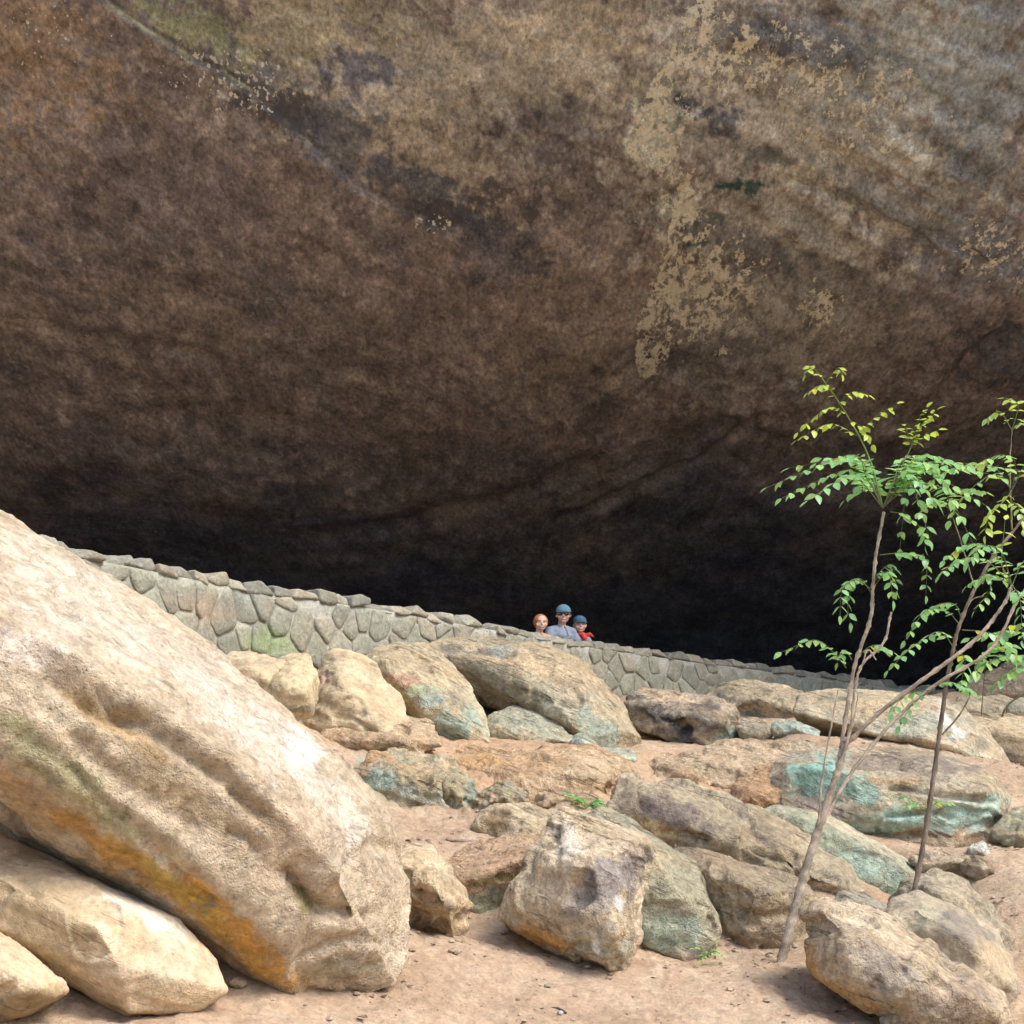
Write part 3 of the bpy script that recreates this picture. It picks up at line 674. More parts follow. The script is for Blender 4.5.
# --- I long log-like slab
rock('long weathered slab lying like a fallen log across the middle of the slope',
     [(612, 795, .2), (626, 777, .3), (640, 775, .4), (690, 787, .6), (745, 808, .6), (800, 838, .5), (840, 868, .35), (858, 888, .15), (850, 897), (815, 900), (760, 880, 0), (700, 852, 0), (650, 836, 0), (618, 822, .05)],
     12.3, [(632, 812, -.1), (642, 785, .1), (680, 800, .05), (720, 825, -.1), (790, 860, -.15), (835, 885, -.12), (700, 840, -.2)], thick=.55, smooth=1, amp=.65, strata=(-.45, .1, .9),
     cuts=3, base=(.40, .35, .25), second=(.50, .43, .31), third=(.34, .285, .22), speck=.5,
     grooves=[([(655, 830), (690, 838), (712, 842)], 4, .07), ([(740, 850), (790, 866), (835, 868)], 3, .07), ([(700, 800), (760, 830), (820, 862)], 2.5, .04),
              ([(690, 812), (712, 818)], 3, .05), ([(640, 775), (636, 800), (648, 818)], 3, .04)],
     stains_shading=[(665, 812, 42, 14, (.22, .18, .165), .85, 18), (650, 826, 26, 6, (.36, .25, .12), .8, 20), (730, 795, 70, 6, (.62, .57, .46), .8, 24), (820, 893, 40, 6, (.36, .23, .13), .8, 5),
             (628, 805, 12, 18, (.30, .25, .18), .8), (810, 880, 40, 8, (.44, .34, .22), .6, 20)])
# --- J
rock('brown flat-topped boulder under the log-like slab beside the sapling foot',
     [(672, 845, .4), (720, 856, .4), (765, 866, .4), (800, 882, .3), (818, 905, .15), (806, 925, .05), (790, 950), (760, 956), (735, 945), (722, 930), (706, 905, .1), (688, 870, .2)], 11.3,
     [(740, 880, -.12), (780, 900, -.25), (750, 925, -.22), (720, 895, -.1)], thick=.9, smooth=3, base=(.40, .33, .23), second=(.45, .37, .26), third=(.30, .245, .16), amp=.8, speck=.3,
     grooves=[([(735, 912), (770, 918), (806, 915)], 4, .05)], stains_shading=[(760, 940, 30, 12, (.20, .155, .10), .7), (715, 860, 40, 10, (.46, .34, .23), .6, 15)])
# --- M green slab
rock('sharp-edged tilted slab with green-blue face below the big turquoise block',
     [(765, 816, .3), (785, 812, .45), (830, 820, .5), (872, 846, .5), (915, 866, .5), (940, 880, .4), (938, 912), (905, 916), (868, 908, 0), (845, 895, 0), (815, 872, 0), (775, 845, 0)],
     12.9, [(800, 822, .1), (850, 838, .05), (900, 870, -.05), (925, 888, 0), (870, 880, -.1), (820, 840, 0)], thick=.7, smooth=1, base=(.34, .36, .27), second=(.42, .38, .29), third=(.29, .33, .26), amp=.5, speck=.25,
     stains_shading=[(865, 868, 42, 14, TEAL, .75, 28), (815, 835, 30, 9, (.32, .37, .28), .7, 28), (840, 828, 60, 4, (.55, .48, .36), .8, 28), (890, 893, 20, 8, (.26, .36, .28), .8), (915, 880, 14, 12, (.34, .28, .23), .6)])
# --- lower right group
rock('grey-brown cracked hump stone on the right between two long boulders',
     [(888, 905, .2), (905, 885, .4), (935, 876, .5), (968, 884, .45), (988, 905, .3), (1008, 935, .1), (1008, 970), (960, 965), (895, 940)], 11.7,
     [(925, 895, -.05), (950, 900, -.1), (980, 930, -.1)], thick=.9, base=(.36, .32, .24), second=(.42, .37, .27), third=(.3, .28, .23), amp=.8, smooth=2,
     stains_shading=[(925, 892, 20, 8, (.28, .25, .20), .6)])
rock('smooth dark-topped long boulder on the right, half hidden by the front boulder',
     [(885, 918, .2), (898, 903, .4), (920, 896, .5), (955, 908, .5), (990, 930, .4), (1010, 958, .2), (1016, 985, .05), (1008, 1018), (985, 1012), (940, 985), (890, 950)], 10.5,
     [(920, 915, -.05), (960, 940, -.2), (990, 975, -.2), (1000, 1000, -.1)], thick=.8, base=(.35, .305, .225), second=(.42, .36, .26), third=(.26, .235, .20), smooth=4, amp=.6, mat=M_SMOOTH, speck=.2,
     stains_shading=[(955, 925, 34, 14, (.19, .17, .15), .75, 25), (925, 915, 14, 18, (.36, .35, .25), .6), (990, 965, 20, 20, (.44, .36, .25), .6)])
rock('long bulky tan boulder with grooved face at the bottom right',
     [(806, 928, .2), (806, 908, .35), (830, 903, .45), (870, 915, .5), (915, 942, .5), (965, 972, .4), (1000, 998, .2), (1008, 1018, .1), (1000, 1050, 0), (930, 1050, -.05), (905, 1012, -.05), (850, 990, 0), (820, 968, 0), (808, 948, .1)],
     9.6, [(830, 925, -.1), (880, 950, -.25), (940, 980, -.3), (985, 1010, -.2), (850, 970, -.15), (920, 1010, -.25)], thick=.6, smooth=3, amp=.75, strata=(-.5, .1, .8),
     cuts=4, base=(.43, .35, .25), second=(.50, .42, .30), third=(.33, .29, .24), speck=.5,
     grooves=[([(860, 930), (900, 960), (960, 1000)], 5, .03), ([(890, 985), (905, 970)], 4, .03)],
     stains_shading=[(880, 965, 50, 20, (.29, .26, .225), .7, 30), (860, 915, 60, 9, (.60, .51, .38), .7, 28), (815, 965, 10, 22, (.46, .28, .10), .8, -30), (850, 990, 36, 6, (.42, .27, .12), .8, 25), (960, 1000, 30, 20, (.32, .25, .2), .6)])
rock('small grey stone poking out beneath the bulky front boulder', [(880, 1018), (892, 1010), (915, 1014), (925, 1030), (885, 1034)], 9.5, [(900, 1016, -.05)], base=GREY, second=(.42, .42, .36), amp=.8, name='stone', cat='stone')
rock('flat grey stone wedged between the bulky front boulder and the green slab', [(832, 912), (842, 893, .3), (872, 894, .4), (905, 908, .3), (902, 930), (850, 930)], 11.4, [(865, 905, -.05)], base=(.36, .34, .28), second=(.44, .42, .35), third=TAN, name='stone', cat='stone', amp=.8)
# --- N turquoise block
rock('big layered block streaked bright turquoise in the middle right of the slope',
     [(775, 790, .2), (782, 762, .5), (800, 752, .8), (850, 751, .9), (915, 755, .9), (962, 765, .8), (992, 776, .6), (1001, 800, .4), (992, 825, .2), (975, 842, .1), (940, 850), (905, 846), (870, 840, 0), (825, 825, 0), (790, 812, .05)],
     14.2, [(800, 768, .05), (850, 775, -.1), (920, 780, -.1), (975, 790, -.05), (985, 815, 0), (950, 835, -.12), (880, 815, -.12)], thick=.8, smooth=1, amp=.65, strata=(-.15, 0, 1),
     cuts=1, base=(.38, .33, .245), second=(.44, .385, .29), third=(.31, .29, .24), speck=.4,
     grooves=[([(840, 765), (900, 768), (960, 785), (990, 790)], 2.6, .07), ([(880, 790), (930, 795), (1000, 805)], 2.5, .05), ([(880, 818), (940, 815), (960, 822)], 2.5, .07),
              ([(850, 842), (905, 838), (950, 842)], 4, .1), ([(870, 775), (930, 782)], 2, .04)],
     stains_shading=[(820, 785, 34, 24, (.25, .43, .385), .95), (860, 790, 32, 10, (.27, .42, .37), .85, 25), (900, 822, 50, 14, (.32, .47, .41), .85, -5), (965, 815, 34, 16, (.40, .56, .50), .85, -15),
             (815, 815, 40, 18, (.33, .275, .265), .75), (860, 832, 40, 10, (.30, .38, .32), .7), (945, 797, 40, 5, (.60, .58, .49), .7, 12), (880, 763, 50, 6, (.22, .185, .15), .8, 3),
             (945, 768, 36, 6, (.21, .18, .155), .8, 12), (900, 780, 30, 5, (.44, .30, .15), .6), (940, 838, 40, 7, (.36, .25, .16), .7)])
# --- small ledges under N
rock('low crumbled ledge of thin stones under the turquoise block', [(912, 858), (925, 850, .2), (960, 852, .25), (995, 862, .2), (985, 876), (950, 874), (920, 870)], 13.0, [(940, 860, -.05), (975, 864, -.05)],
     base=(.40, .33, .24), second=(.48, .42, .32), third=GREY, amp=1.4, smooth=1, name='ledge_stone', cat='stone', strata=(0, 0, 1))
rock('whitish blue-grey stone at the right foot of the turquoise block', [(966, 852), (972, 844, .05), (984, 842, .08), (990, 850, .05), (988, 858), (972, 857)], 13.2, [(978, 849, -.05)], base=(.50, .52, .48), second=(.6, .62, .58), third=(.2, .2, .2), amp=1.3, smooth=1, name='stone', cat='stone')
rock('dark block set on edge at the end of the crumbled ledge', [(962, 862), (975, 856, .1), (992, 862, .1), (996, 872), (978, 880), (962, 872)], 12.8, [(978, 864, -.06)], base=(.28, .22, .15), second=(.38, .34, .26), third=(.2, .17, .13), amp=1.1, smooth=1, name='stone', cat='stone')
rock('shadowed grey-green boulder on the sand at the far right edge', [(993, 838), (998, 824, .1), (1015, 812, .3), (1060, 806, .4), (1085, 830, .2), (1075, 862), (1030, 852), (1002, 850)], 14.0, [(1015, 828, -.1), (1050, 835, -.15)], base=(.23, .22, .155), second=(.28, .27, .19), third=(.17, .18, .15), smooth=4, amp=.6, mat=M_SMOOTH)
# --- upper right: O, P and ledges
rock('very long pale boulder with undercut shadow and white splash below the wall on the right',
     [(800, 712, .0), (806, 698, .5), (835, 688, .8), (880, 688, .9), (918, 694, .8), (955, 705, .6), (982, 730, .3), (998, 756, .1), (1003, 772, 0), (985, 768, .4), (955, 758, .5), (915, 752, .4), (880, 748, .4), (830, 740, .6), (806, 722, .5)],
     17.0, [(830, 718, -.1), (880, 735, -.35), (925, 738, -.45), (955, 748, -.35), (985, 765, -.2), (900, 705, 0), (940, 718, -.15)], thick=.7, smooth=2, amp=.5,
     cuts=2, base=(.44, .38, .27), second=(.50, .44, .32), third=(.36, .36, .29), speck=.2,
     stains_shading=[(890, 705, 50, 10, (.52, .42, .28), .6), (915, 725, 40, 12, (.35, .38, .31), .8), (947, 722, 7, 20, (.66, .66, .62), .8, -25), (952, 738, 9, 7, (.6, .68, .66), .7), (980, 745, 10, 9, (.24, .22, .185), .8), (965, 720, 12, 16, (.42, .40, .33), .6)])
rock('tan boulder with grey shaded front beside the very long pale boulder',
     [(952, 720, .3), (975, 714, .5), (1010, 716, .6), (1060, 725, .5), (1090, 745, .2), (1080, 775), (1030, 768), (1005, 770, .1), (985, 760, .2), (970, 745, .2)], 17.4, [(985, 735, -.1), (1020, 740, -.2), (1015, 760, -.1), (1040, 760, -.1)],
     thick=.8, smooth=2, amp=.6, base=(.46, .38, .26), second=(.5, .43, .31), third=TAN, stains_shading=[(990, 748, 20, 14, (.29, .27, .22), .85, 20), (1025, 758, 30, 10, (.3, .27, .22), .7)])  # grey patches paint the shade of the front into the colour
rock('flat-topped pale ledge rock behind the tan boulder, upper right', [(955, 705), (962, 698, .3), (1000, 696, .4), (1022, 704, .3), (1026, 716), (990, 720), (960, 716)], 19.5, [(980, 706, -.1), (1010, 710, -.1)], base=(.42, .37, .27), second=(.48, .42, .31), third=GREY, amp=.7, smooth=2)
rock('grey low ledge rock at the right edge of the terrace', [(1008, 706), (1020, 698, .2), (1070, 700, .2), (1075, 722), (1030, 722), (1012, 718)], 18.8, [(1035, 708, -.1)], base=(.32, .31, .25), second=(.40, .37, .28), third=GREY, amp=.7, smooth=2)
rock('brown rounded boulder at the far right end of the wall, behind the leaves', [(965, 700), (975, 682, .3), (1000, 668, .5), (1030, 655, .6), (1090, 655, .6), (1110, 690, .2), (1100, 706), (1020, 705), (985, 705)], 21.0, [(995, 690, -.2), (1030, 685, -.3)],
     base=(.30, .25, .18), second=(.36, .31, .22), third=(.24, .22, .18), smooth=4, amp=.8)
# --- Q, R, S, T, U
rock('rugged brown-grey boulder directly below the wall, right of centre',
     [(708, 702, .1), (714, 688, .4), (740, 681, .5), (772, 684, .5), (802, 692, .3), (812, 706, .1), (800, 722), (770, 722), (735, 716), (715, 712)], 18.6, [(740, 695, -.15), (775, 700, -.2), (790, 712, -.1)], smooth=2, amp=1.0,
     base=(.37, .32, .225), second=(.45, .38, .27), third=(.27, .245, .18), stains_shading=[(722, 695, 10, 9, (.19, .175, .13), .7)])
rock('dark craggy boulder with black shadowy hollows below the wall, centre right',
     [(624, 704, .3), (634, 694, .5), (670, 691, .6), (700, 695, .6), (722, 700, .4), (736, 716, .2), (739, 735, .05), (728, 747), (700, 749), (672, 740), (645, 728, .1), (630, 715, .2)], 17.0,
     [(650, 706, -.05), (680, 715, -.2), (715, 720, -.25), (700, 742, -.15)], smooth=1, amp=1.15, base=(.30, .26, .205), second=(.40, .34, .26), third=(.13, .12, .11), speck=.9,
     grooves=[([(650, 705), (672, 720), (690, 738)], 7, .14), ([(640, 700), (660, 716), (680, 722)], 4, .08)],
     stains_shading=[(658, 712, 24, 8, (.06, .055, .052), .9, 30), (682, 735, 18, 8, (.05, .048, .048), .85, 25), (705, 706, 14, 7, (.11, .10, .10), .8), (670, 697, 36, 4, (.5, .38, .26), .8, 8), (728, 735, 10, 8, TEAL, .7)])  # near-black hollows have their shadow painted into the colour
rock('small rounded stone between the dark craggy boulder and a turquoise one', [(736, 730), (740, 720, .2), (755, 717, .25), (770, 722, .15), (771, 735), (762, 747), (745, 744)], 16.9, [(752, 730, -.1)], base=(.33, .29, .21), second=(.40, .34, .25), name='stone', cat='stone', amp=.8)
rock('flat turquoise-tinged stone under the rugged brown-grey boulder', [(770, 728), (778, 720, .1), (800, 722, .2), (820, 731, .1), (818, 739), (790, 738), (775, 736)], 16.6, [(795, 729, -.08)], base=(.32, .40, .36), second=(.36, .44, .39), third=TAN, name='stone', cat='stone', amp=.7)
rock('low pinkish stone slab at the back of the bare earth, centre right', [(755, 752), (765, 741, .2), (795, 738, .3), (825, 745, .3), (835, 755), (800, 760)], 16.0, [(790, 748, -.08)], base=(.40, .34, .26), second=(.45, .37, .28), third=SAGE, name='stone', cat='stone', amp=.7, smooth=4)
rock('half buried pinkish knob of stone beside the dark craggy boulder', [(722, 750), (728, 742, .1), (742, 741, .12), (750, 750)], 16.7, [(736, 745, -.05)], base=(.42, .32, .24), second=(.46, .36, .27), name='stone', cat='stone', amp=.7)
# --- W big upper slab and around
rock('massive arched slab with grey-green flank below the wall, upper centre',
     [(432, 652, .4), (445, 645, .7), (490, 641, .9), (545, 650, .9), (585, 668, .8), (612, 700, .5), (632, 728, .2), (643, 747, 0), (620, 755, 0), (585, 747, -.05), (565, 735, .1), (540, 722, .5), (500, 712, .7), (470, 695, .6), (445, 670, .5)],
     16.2, [(470, 660, .2), (520, 668, .0), (548, 695, -.25), (575, 728, -.35), (595, 742, -.25), (500, 690, .15), (590, 700, -.1), (560, 665, .2)], thick=.7, smooth=2, amp=.5,
     cuts=2, base=(.40, .345, .24), second=(.47, .40, .285), third=(.32, .31, .24), speck=.35,
     grooves=[([(432, 655), (470, 650), (510, 660), (530, 664)], 3, .1), ([(455, 668), (480, 690), (500, 705)], 3, .04)],
     stains_shading=[(490, 685, 44, 20, (.27, .25, .18), .85, 20), (475, 652, 38, 5, (.15, .15, .135), .9, 6), (550, 700, 30, 14, (.33, .34, .26), .6, 40), (600, 735, 30, 16, (.30, .37, .31), .75, 50), (530, 665, 60, 7, (.52, .40, .26), .7, 12),
             (500, 652, 14, 4, (.35, .36, .32), .8)])
rock('domed tan and teal boulder with dark undercut left of the massive arched slab',
     [(362, 664, .3), (374, 652, .5), (400, 646, .7), (424, 647, .7), (448, 664, .6), (468, 690, .4), (482, 720, .2), (487, 744, 0), (462, 748, -.05), (435, 742, 0), (432, 722, .0), (428, 712, .1), (400, 702, .5), (380, 685, .5)],
     14.9, [(395, 664, -.05), (415, 680, -.2), (440, 700, -.25), (460, 730, -.2), (425, 711, -.25), (395, 678, -.1)], thick=.75, smooth=3, amp=.5, cuts=3, base=(.45, .385, .26), second=(.50, .43, .30), third=(.36, .34, .26), speck=.25,
     stains_shading=[(405, 680, 16, 9, (.42, .26, .18), .8, 20), (425, 690, 14, 9, (.25, .33, .22), .7), (450, 728, 32, 18, (.29, .385, .325), .85), (455, 700, 18, 14, (.34, .29, .22), .6), (432, 700, 12, 6, (.28, .36, .34), .7), (480, 715, 7, 30, (.48, .45, .34), .6, -20)])
rock('smooth tan sloping boulder, second from the left of the row below the wall',
     [(308, 700, .2), (318, 672, .5), (336, 653, .7), (352, 653, .7), (372, 668, .6), (395, 695, .4), (408, 722, .1), (408, 740, 0), (385, 746, 0), (350, 738, 0), (318, 735, 0), (300, 722, .1)], 13.9,
     [(340, 680, -.05), (365, 715, -.2), (385, 738, -.15), (330, 720, -.15)], thick=.8, smooth=4, amp=.6, cuts=3, base=(.44, .37, .25), second=(.48, .41, .28), third=(.42, .33, .23), mat=M_SMOOTH, speck=.12,
     grooves=[([(330, 715), (355, 720), (378, 736)], 3, .04), ([(322, 676), (340, 674), (348, 680)], 2.5, .03)], stains_shading=[(322, 682, 12, 10, (.44, .29, .2), .7), (365, 735, 20, 6, (.50, .39, .24), .6)])
rock('egg-shaped tan boulder between the huge leaning boulder and the sloping one',
     [(262, 690, .1), (270, 668, .4), (290, 656, .6), (306, 657, .5), (317, 675, .3), (318, 698, .1), (310, 712), (285, 724), (262, 718)], 13.0, [(285, 680, -.15), (300, 690, -.15)], thick=.9, smooth=4, amp=.5,
     base=(.44, .37, .24), second=(.47, .40, .27), third=(.38, .33, .22), mat=M_SMOOTH, speck=.15, stains_shading=[(300, 708, 14, 4, (.2, .19, .14), .8)])
rock('low tan boulder nearest the wall foot, partly behind the huge leaning boulder',
     [(215, 670, .1), (232, 653, .4), (262, 651, .5), (284, 658, .3), (286, 690), (250, 712), (215, 706)], 13.1, [(250, 670, -.15)], thick=.9, smooth=4, amp=.5, base=(.42, .34, .23), second=(.46, .38, .26), mat=M_SMOOTH, speck=.1)
rock('pinkish sloping shelf of rock at the foot of the smooth tan boulder',
     [(300, 730), (330, 722, .3), (395, 716, .5), (425, 722, .4), (436, 745, .1), (400, 756), (340, 752), (310, 745)], 13.7, [(350, 738, -.1), (400, 740, -.1)], thick=.9, smooth=3, amp=.9, base=(.43, .33, .22), second=(.47, .38, .27), third=(.40, .28, .18), speck=.25)
rock('teal-grey low rock filling the gap beneath the massive arched slab',
     [(484, 740), (488, 715, .4), (515, 708, .6), (560, 722, .5), (572, 742, .1), (540, 750), (500, 750)], 15.6, [(515, 728, -.1), (550, 738, -.1)], thick=.8, smooth=3, amp=.8, base=(.34, .35, .27), second=(.38, .40, .31), third=(.42, .34, .24), speck=.25,
     stains_shading=[(530, 742, 30, 5, (.44, .36, .25), .7)])
rock('small pyramid-shaped pale green stone in front of the massive arched slab', [(568, 750), (572, 738, .05), (580, 731, .1), (596, 744, .05), (602, 753), (585, 757)], 15.2, [(582, 742, -.08)], base=(.36, .42, .35), second=(.40, .45, .37), name='stone', cat='stone', amp=.5, smooth=1, speck=.1)
rock('flat pale green shelf stone below the pyramid-shaped stone', [(566, 758), (572, 750, .2), (610, 748, .3), (636, 752, .2), (638, 764), (600, 766), (575, 764)], 15.0, [(600, 757, -.08), (625, 758, -.05)], base=(.37, .41, .34), second=(.44, .42, .33), third=SAGE, name='stone', cat='stone', amp=.7, smooth=3, speck=.1)
rock('crumbling orange outcrop with fanned layers above the fern', [(582, 780), (590, 768, .2), (608, 760, .3), (622, 768, .3), (640, 788, .1), (625, 805), (598, 800)], 13.9, [(610, 770, -.08), (612, 790, -.12)], base=(.40, .27, .16), second=(.52, .40, .26), third=(.24, .17, .12), strata=(.3, 0, 1), amp=1.6, smooth=1, speck=.6,
     name='outcrop', cat='rock outcrop')
rock('sage-grey crumbling outcrop in the bank left of the orange earth', [(425, 800), (430, 776, .2), (448, 768, .3), (468, 776, .3), (482, 800, .1), (470, 818), (440, 812)], 13.0, [(450, 785, -.1), (462, 800, -.1)], base=(.34, .31, .21), second=(.40, .36, .24), third=(.28, .30, .23), amp=1.3, smooth=2, speck=.5,
     name='outcrop', cat='rock outcrop', stains_shading=[(470, 798, 8, 14, TEAL, .7)])
rock('bulging orange earth-covered outcrop left of the turquoise block', [(728, 806), (736, 782, .3), (760, 768, .5), (790, 768, .5), (800, 800, .2), (780, 818), (745, 818)], 14.3, [(760, 790, -.12), (785, 795, -.08)], base=(.42, .28, .165), second=(.46, .33, .21), third=(.33, .25, .16), amp=1.2, smooth=3, speck=.3,
     name='outcrop', cat='rock outcrop')

BR = dict(smooth=2, rough=.016, cuts=9, name='bedrock_ledge', cat='bedrock', thick=1.1)
rock('broad crumbly orange bedrock ledge across the bank below the massive arched slab', [(440, 792), (452, 762, .3), (500, 748, .7), (570, 747, .9), (640, 758, .7), (650, 778, .3), (610, 806), (540, 812), (480, 812)], 13.6, [(500, 775, .05), (560, 772, 0), (600, 780, .05), (530, 800, -.08), (470, 795, -.05)],
     base=(.43, .305, .19), second=(.50, .385, .26), third=(.36, .25, .15), amp=1.15, speck=.55, strata=(.2, 0, 1), stains_shading=[(470, 760, 40, 8, (.46, .28, .13), .8), (600, 770, 30, 10, (.5, .40, .27), .7), (465, 795, 16, 14, (.30, .33, .27), .7), (540, 795, 40, 8, (.36, .25, .15), .6)], **BR)
rock('tan bedrock shelf dusted with sand right of the broad orange ledge', [(640, 782), (655, 756, .4), (720, 746, .8), (800, 746, .9), (808, 762, .4), (780, 790), (730, 806), (670, 800)], 15.0, [(700, 770, 0), (760, 775, -.05), (720, 795, -.08)],
     base=(.42, .33, .225), second=(.47, .38, .27), third=(.38, .30, .21), amp=.8, speck=.25, **BR)
rock('sage and ochre bedrock ledge under the smooth tan boulder, above the sand shelf', [(345, 800), (350, 762, .3), (400, 750, .5), (450, 756, .5), (462, 785, .2), (448, 812), (400, 818), (360, 815)], 12.9, [(385, 775, -.05), (430, 785, -.08), (400, 808, -.06)],
     base=(.38, .32, .215), second=(.44, .34, .21), third=(.31, .32, .25), amp=1.2, speck=.6, stains_shading=[(382, 782, 20, 10, TEAL, .85, -15), (410, 795, 14, 16, (.31, .345, .29), .8), (370, 760, 30, 8, (.46, .30, .16), .8), (440, 800, 14, 12, (.32, .35, .29), .6)], **BR)
OC = dict(amp=1.5, smooth=1, speck=.6, rough=.02, thick=.9, name='outcrop', cat='rock outcrop', strata=(.35, 0, 1))
rock('flaky orange knob of rock breaking out of the broad orange ledge', [(498, 782), (510, 764, .2), (540, 757, .3), (566, 764, .2), (572, 780), (540, 790)], 13.9, [(530, 772, -.1), (555, 774, -.08)], base=(.42, .285, .17), second=(.50, .37, .24), third=(.28, .21, .14), **OC)
rock('low tawny outcrop just behind the small hump-backed boulder', [(526, 806), (540, 790, .2), (570, 787, .3), (592, 800, .1), (585, 815), (550, 816)], 13.1, [(560, 798, -.1)], base=(.42, .30, .19), second=(.50, .39, .26), third=(.3, .24, .16), **OC)
rock('thin rusty ledge at the top of the orange bank under the domed teal boulder', [(440, 766), (452, 751, .2), (485, 748, .3), (512, 756, .1), (500, 768), (465, 770)], 14.1, [(478, 758, -.08)], base=(.43, .29, .16), second=(.5, .36, .22), third=(.25, .19, .12), **OC)
rock('pale orange crumbly ledge behind the log-like slab', [(645, 782), (660, 766, .2), (690, 762, .3), (716, 778, .1), (705, 790), (668, 790)], 14.9, [(682, 774, -.1)], base=(.42, .31, .20), second=(.48, .38, .26), third=(.3, .24, .17), **OC)
rock('mottled sage outcrop just left of the small hump-backed boulder', [(470, 812), (480, 792, .2), (505, 786, .3), (528, 796, .1), (520, 810), (495, 816)], 12.9, [(500, 798, -.1)], base=(.36, .31, .21), second=(.46, .34, .21), third=(.27, .29, .22), **OC)
setup_ground(); build_ground()

# ------------------------------------------------------------------ stone wall
def build_wall():
    root = bpy.data.objects.new('stone_wall', None); COL.objects.link(root)
    b0 = WTOP[0]; root.location = (WTOP[5].x, WTOP[5].y, 2.3)
    tag(root, 'long mortared grey-green rubble stone wall running along the terrace edge', 'wall')
    inv = -Vector(root.location)
    seg = [0]
    for a, b in zip(WTOP[:-1], WTOP[1:]): seg.append(seg[-1] + math.hypot(b.x - a.x, b.y - a.y))
    T = seg[-1]; xs = [w.x for w in WTOP]; ysw = [w.y for w in WTOP]; zs = [w.z - .09 for w in WTOP]
    def at(s, h, out):
        x = np.interp(s, seg, xs); y = np.interp(s, seg, ysw); z = np.interp(s, seg, zs)
        e = .2; tx = np.interp(s + e, seg, xs) - np.interp(s - e, seg, xs); ty = np.interp(s + e, seg, ysw) - np.interp(s - e, seg, ysw)
        l = math.hypot(tx, ty) or 1; nx, ny = ty / l, -tx / l       # towards the slope
        return Vector((float(x + nx * out), float(y + ny * out), float(z - h))) + inv
    H = 1.45; TH = .42
    verts, faces, cols, mats = [], [], [], []
    MORT = (.39, .38, .32)
    # mortar core
    n = int(T / .12); m = 12
    idx = {}
    for i in range(n + 1):
        s = i * T / n
        ring = [(h * H / m, 0.0) for h in range(m, -1, -1)] + [(0, -TH), (H, -TH)]
        for k, (h, o_) in enumerate(ring):
            j = rng.uniform(-.008, .008)
            idx[i, k] = len(verts); verts.append(at(s, h, o_ + j)); mj = rng.uniform(.85, 1.12); cols.append([c * mj for c in MORT])
    K = m + 3
    for i in range(n):
        for k in range(K - 1): faces.append((idx[i, k], idx[i + 1, k], idx[i + 1, k + 1], idx[i, k + 1])); mats.append(0)
    # rubble stones: Voronoi cells raised from the mortar
    sx, sy = .36, .19
    seeds = {}
    nx_, ny_ = int(T / sx) + 3, int(H / sy) + 3
    for i in range(-2, nx_):
        for j in range(-2, ny_):
            if rng.random() < .16: continue
            seeds[i, j] = ((i + .5 + rng.uniform(-.38, .38) + (.5 if j % 2 else 0)) * sx, (j + .5 + rng.uniform(-.45, .45)) * sy)
    for (i, j), (cx, cy) in seeds.items():
        if not (0 < cx < T and 0 < cy < H): continue
        poly = [(cx - .8, cy - .5), (cx + .8, cy - .5), (cx + .8, cy + .5), (cx - .8, cy + .5)]
        for di in range(-2, 3):
            for dj in range(-2, 3):
                if (di, dj) == (0, 0) or (i + di, j + dj) not in seeds: continue
                ox, oy = seeds[i + di, j + dj]; mx, my = (cx + ox) / 2, (cy + oy) / 2; dx, dy = ox - cx, oy - cy
                out = []
                for a, b in zip(poly, poly[1:] + poly[:1]):
                    fa = (a[0] - mx) * dx + (a[1] - my) * dy; fb = (b[0] - mx) * dx + (b[1] - my) * dy
                    if fa <= 0: out.append(a)
                    if fa * fb < 0:
                        t = fa / (fa - fb); out.append((a[0] + (b[0] - a[0]) * t, a[1] + (b[1] - a[1]) * t))
                poly = out
                if len(poly) < 3: break
            if len(poly) < 3: break
        if len(poly) < 3: continue
        poly = [(x, min(max(y, .0), H)) for x, y in poly]
        # round and inset
        for _ in range(2):
            q = []
            for a, b in zip(poly, poly[1:] + poly[:1]):
                q += [(a[0] * .86 + b[0] * .14, a[1] * .86 + b[1] * .14), (a[0] * .14 + b[0] * .86, a[1] * .14 + b[1] * .86)]
            poly = q
        gx = sum(a[0] for a in poly) / len(poly); gy = sum(a[1] for a in poly) / len(poly)
        ins = .011; r0 = max(math.hypot(a[0] - gx, a[1] - gy) for a in poly)
        tone = rng.random(); base = np.array([(.31, .30, .235), (.335, .315, .24), (.29, .29, .225), (.35, .32, .245), (.32, .32, .25)][rng.randrange(5)]) * rng.uniform(.82, 1.15)
        tx_, ty_ = rng.uniform(-.07, .07), rng.uniform(-.07, .07); dep = rng.uniform(.012, .034)
        rings = []
        for f, o_ in ((1, -.012), (.985, dep * .6), (.93, dep * .95), (.6, dep * 1.15)):
            rg = []
            for a in poly:
                l = math.hypot(a[0] - gx, a[1] - gy) or 1e-6; k = max(0, (l - ins) / l) * f
                X, Y_ = gx + (a[0] - gx) * k, gy + (a[1] - gy) * k
                o2 = o_ + ((X - gx) * tx_ + (Y_ - gy) * ty_) * (f < 1) + rng.uniform(-.004, .004) * (f < 1)
                rg.append(len(verts)); verts.append(at(X, Y_, o2)); cols.append(base * rng.uniform(.88, 1.1))
            rings.append(rg)
        c0 = len(verts); verts.append(at(gx, gy, dep * 1.15)); cols.append(base)
        L = len(poly)
        for ra, rb in zip(rings[:-1], rings[1:]):
            for a in range(L): faces.append((ra[a], ra[(a + 1) % L], rb[(a + 1) % L], rb[a])); mats.append(0)
        for a in range(L): faces.append((rings[-1][a], rings[-1][(a + 1) % L], c0)); mats.append(0)
    v = np.array([tuple(x) for x in verts]); c = np.array(cols, float)
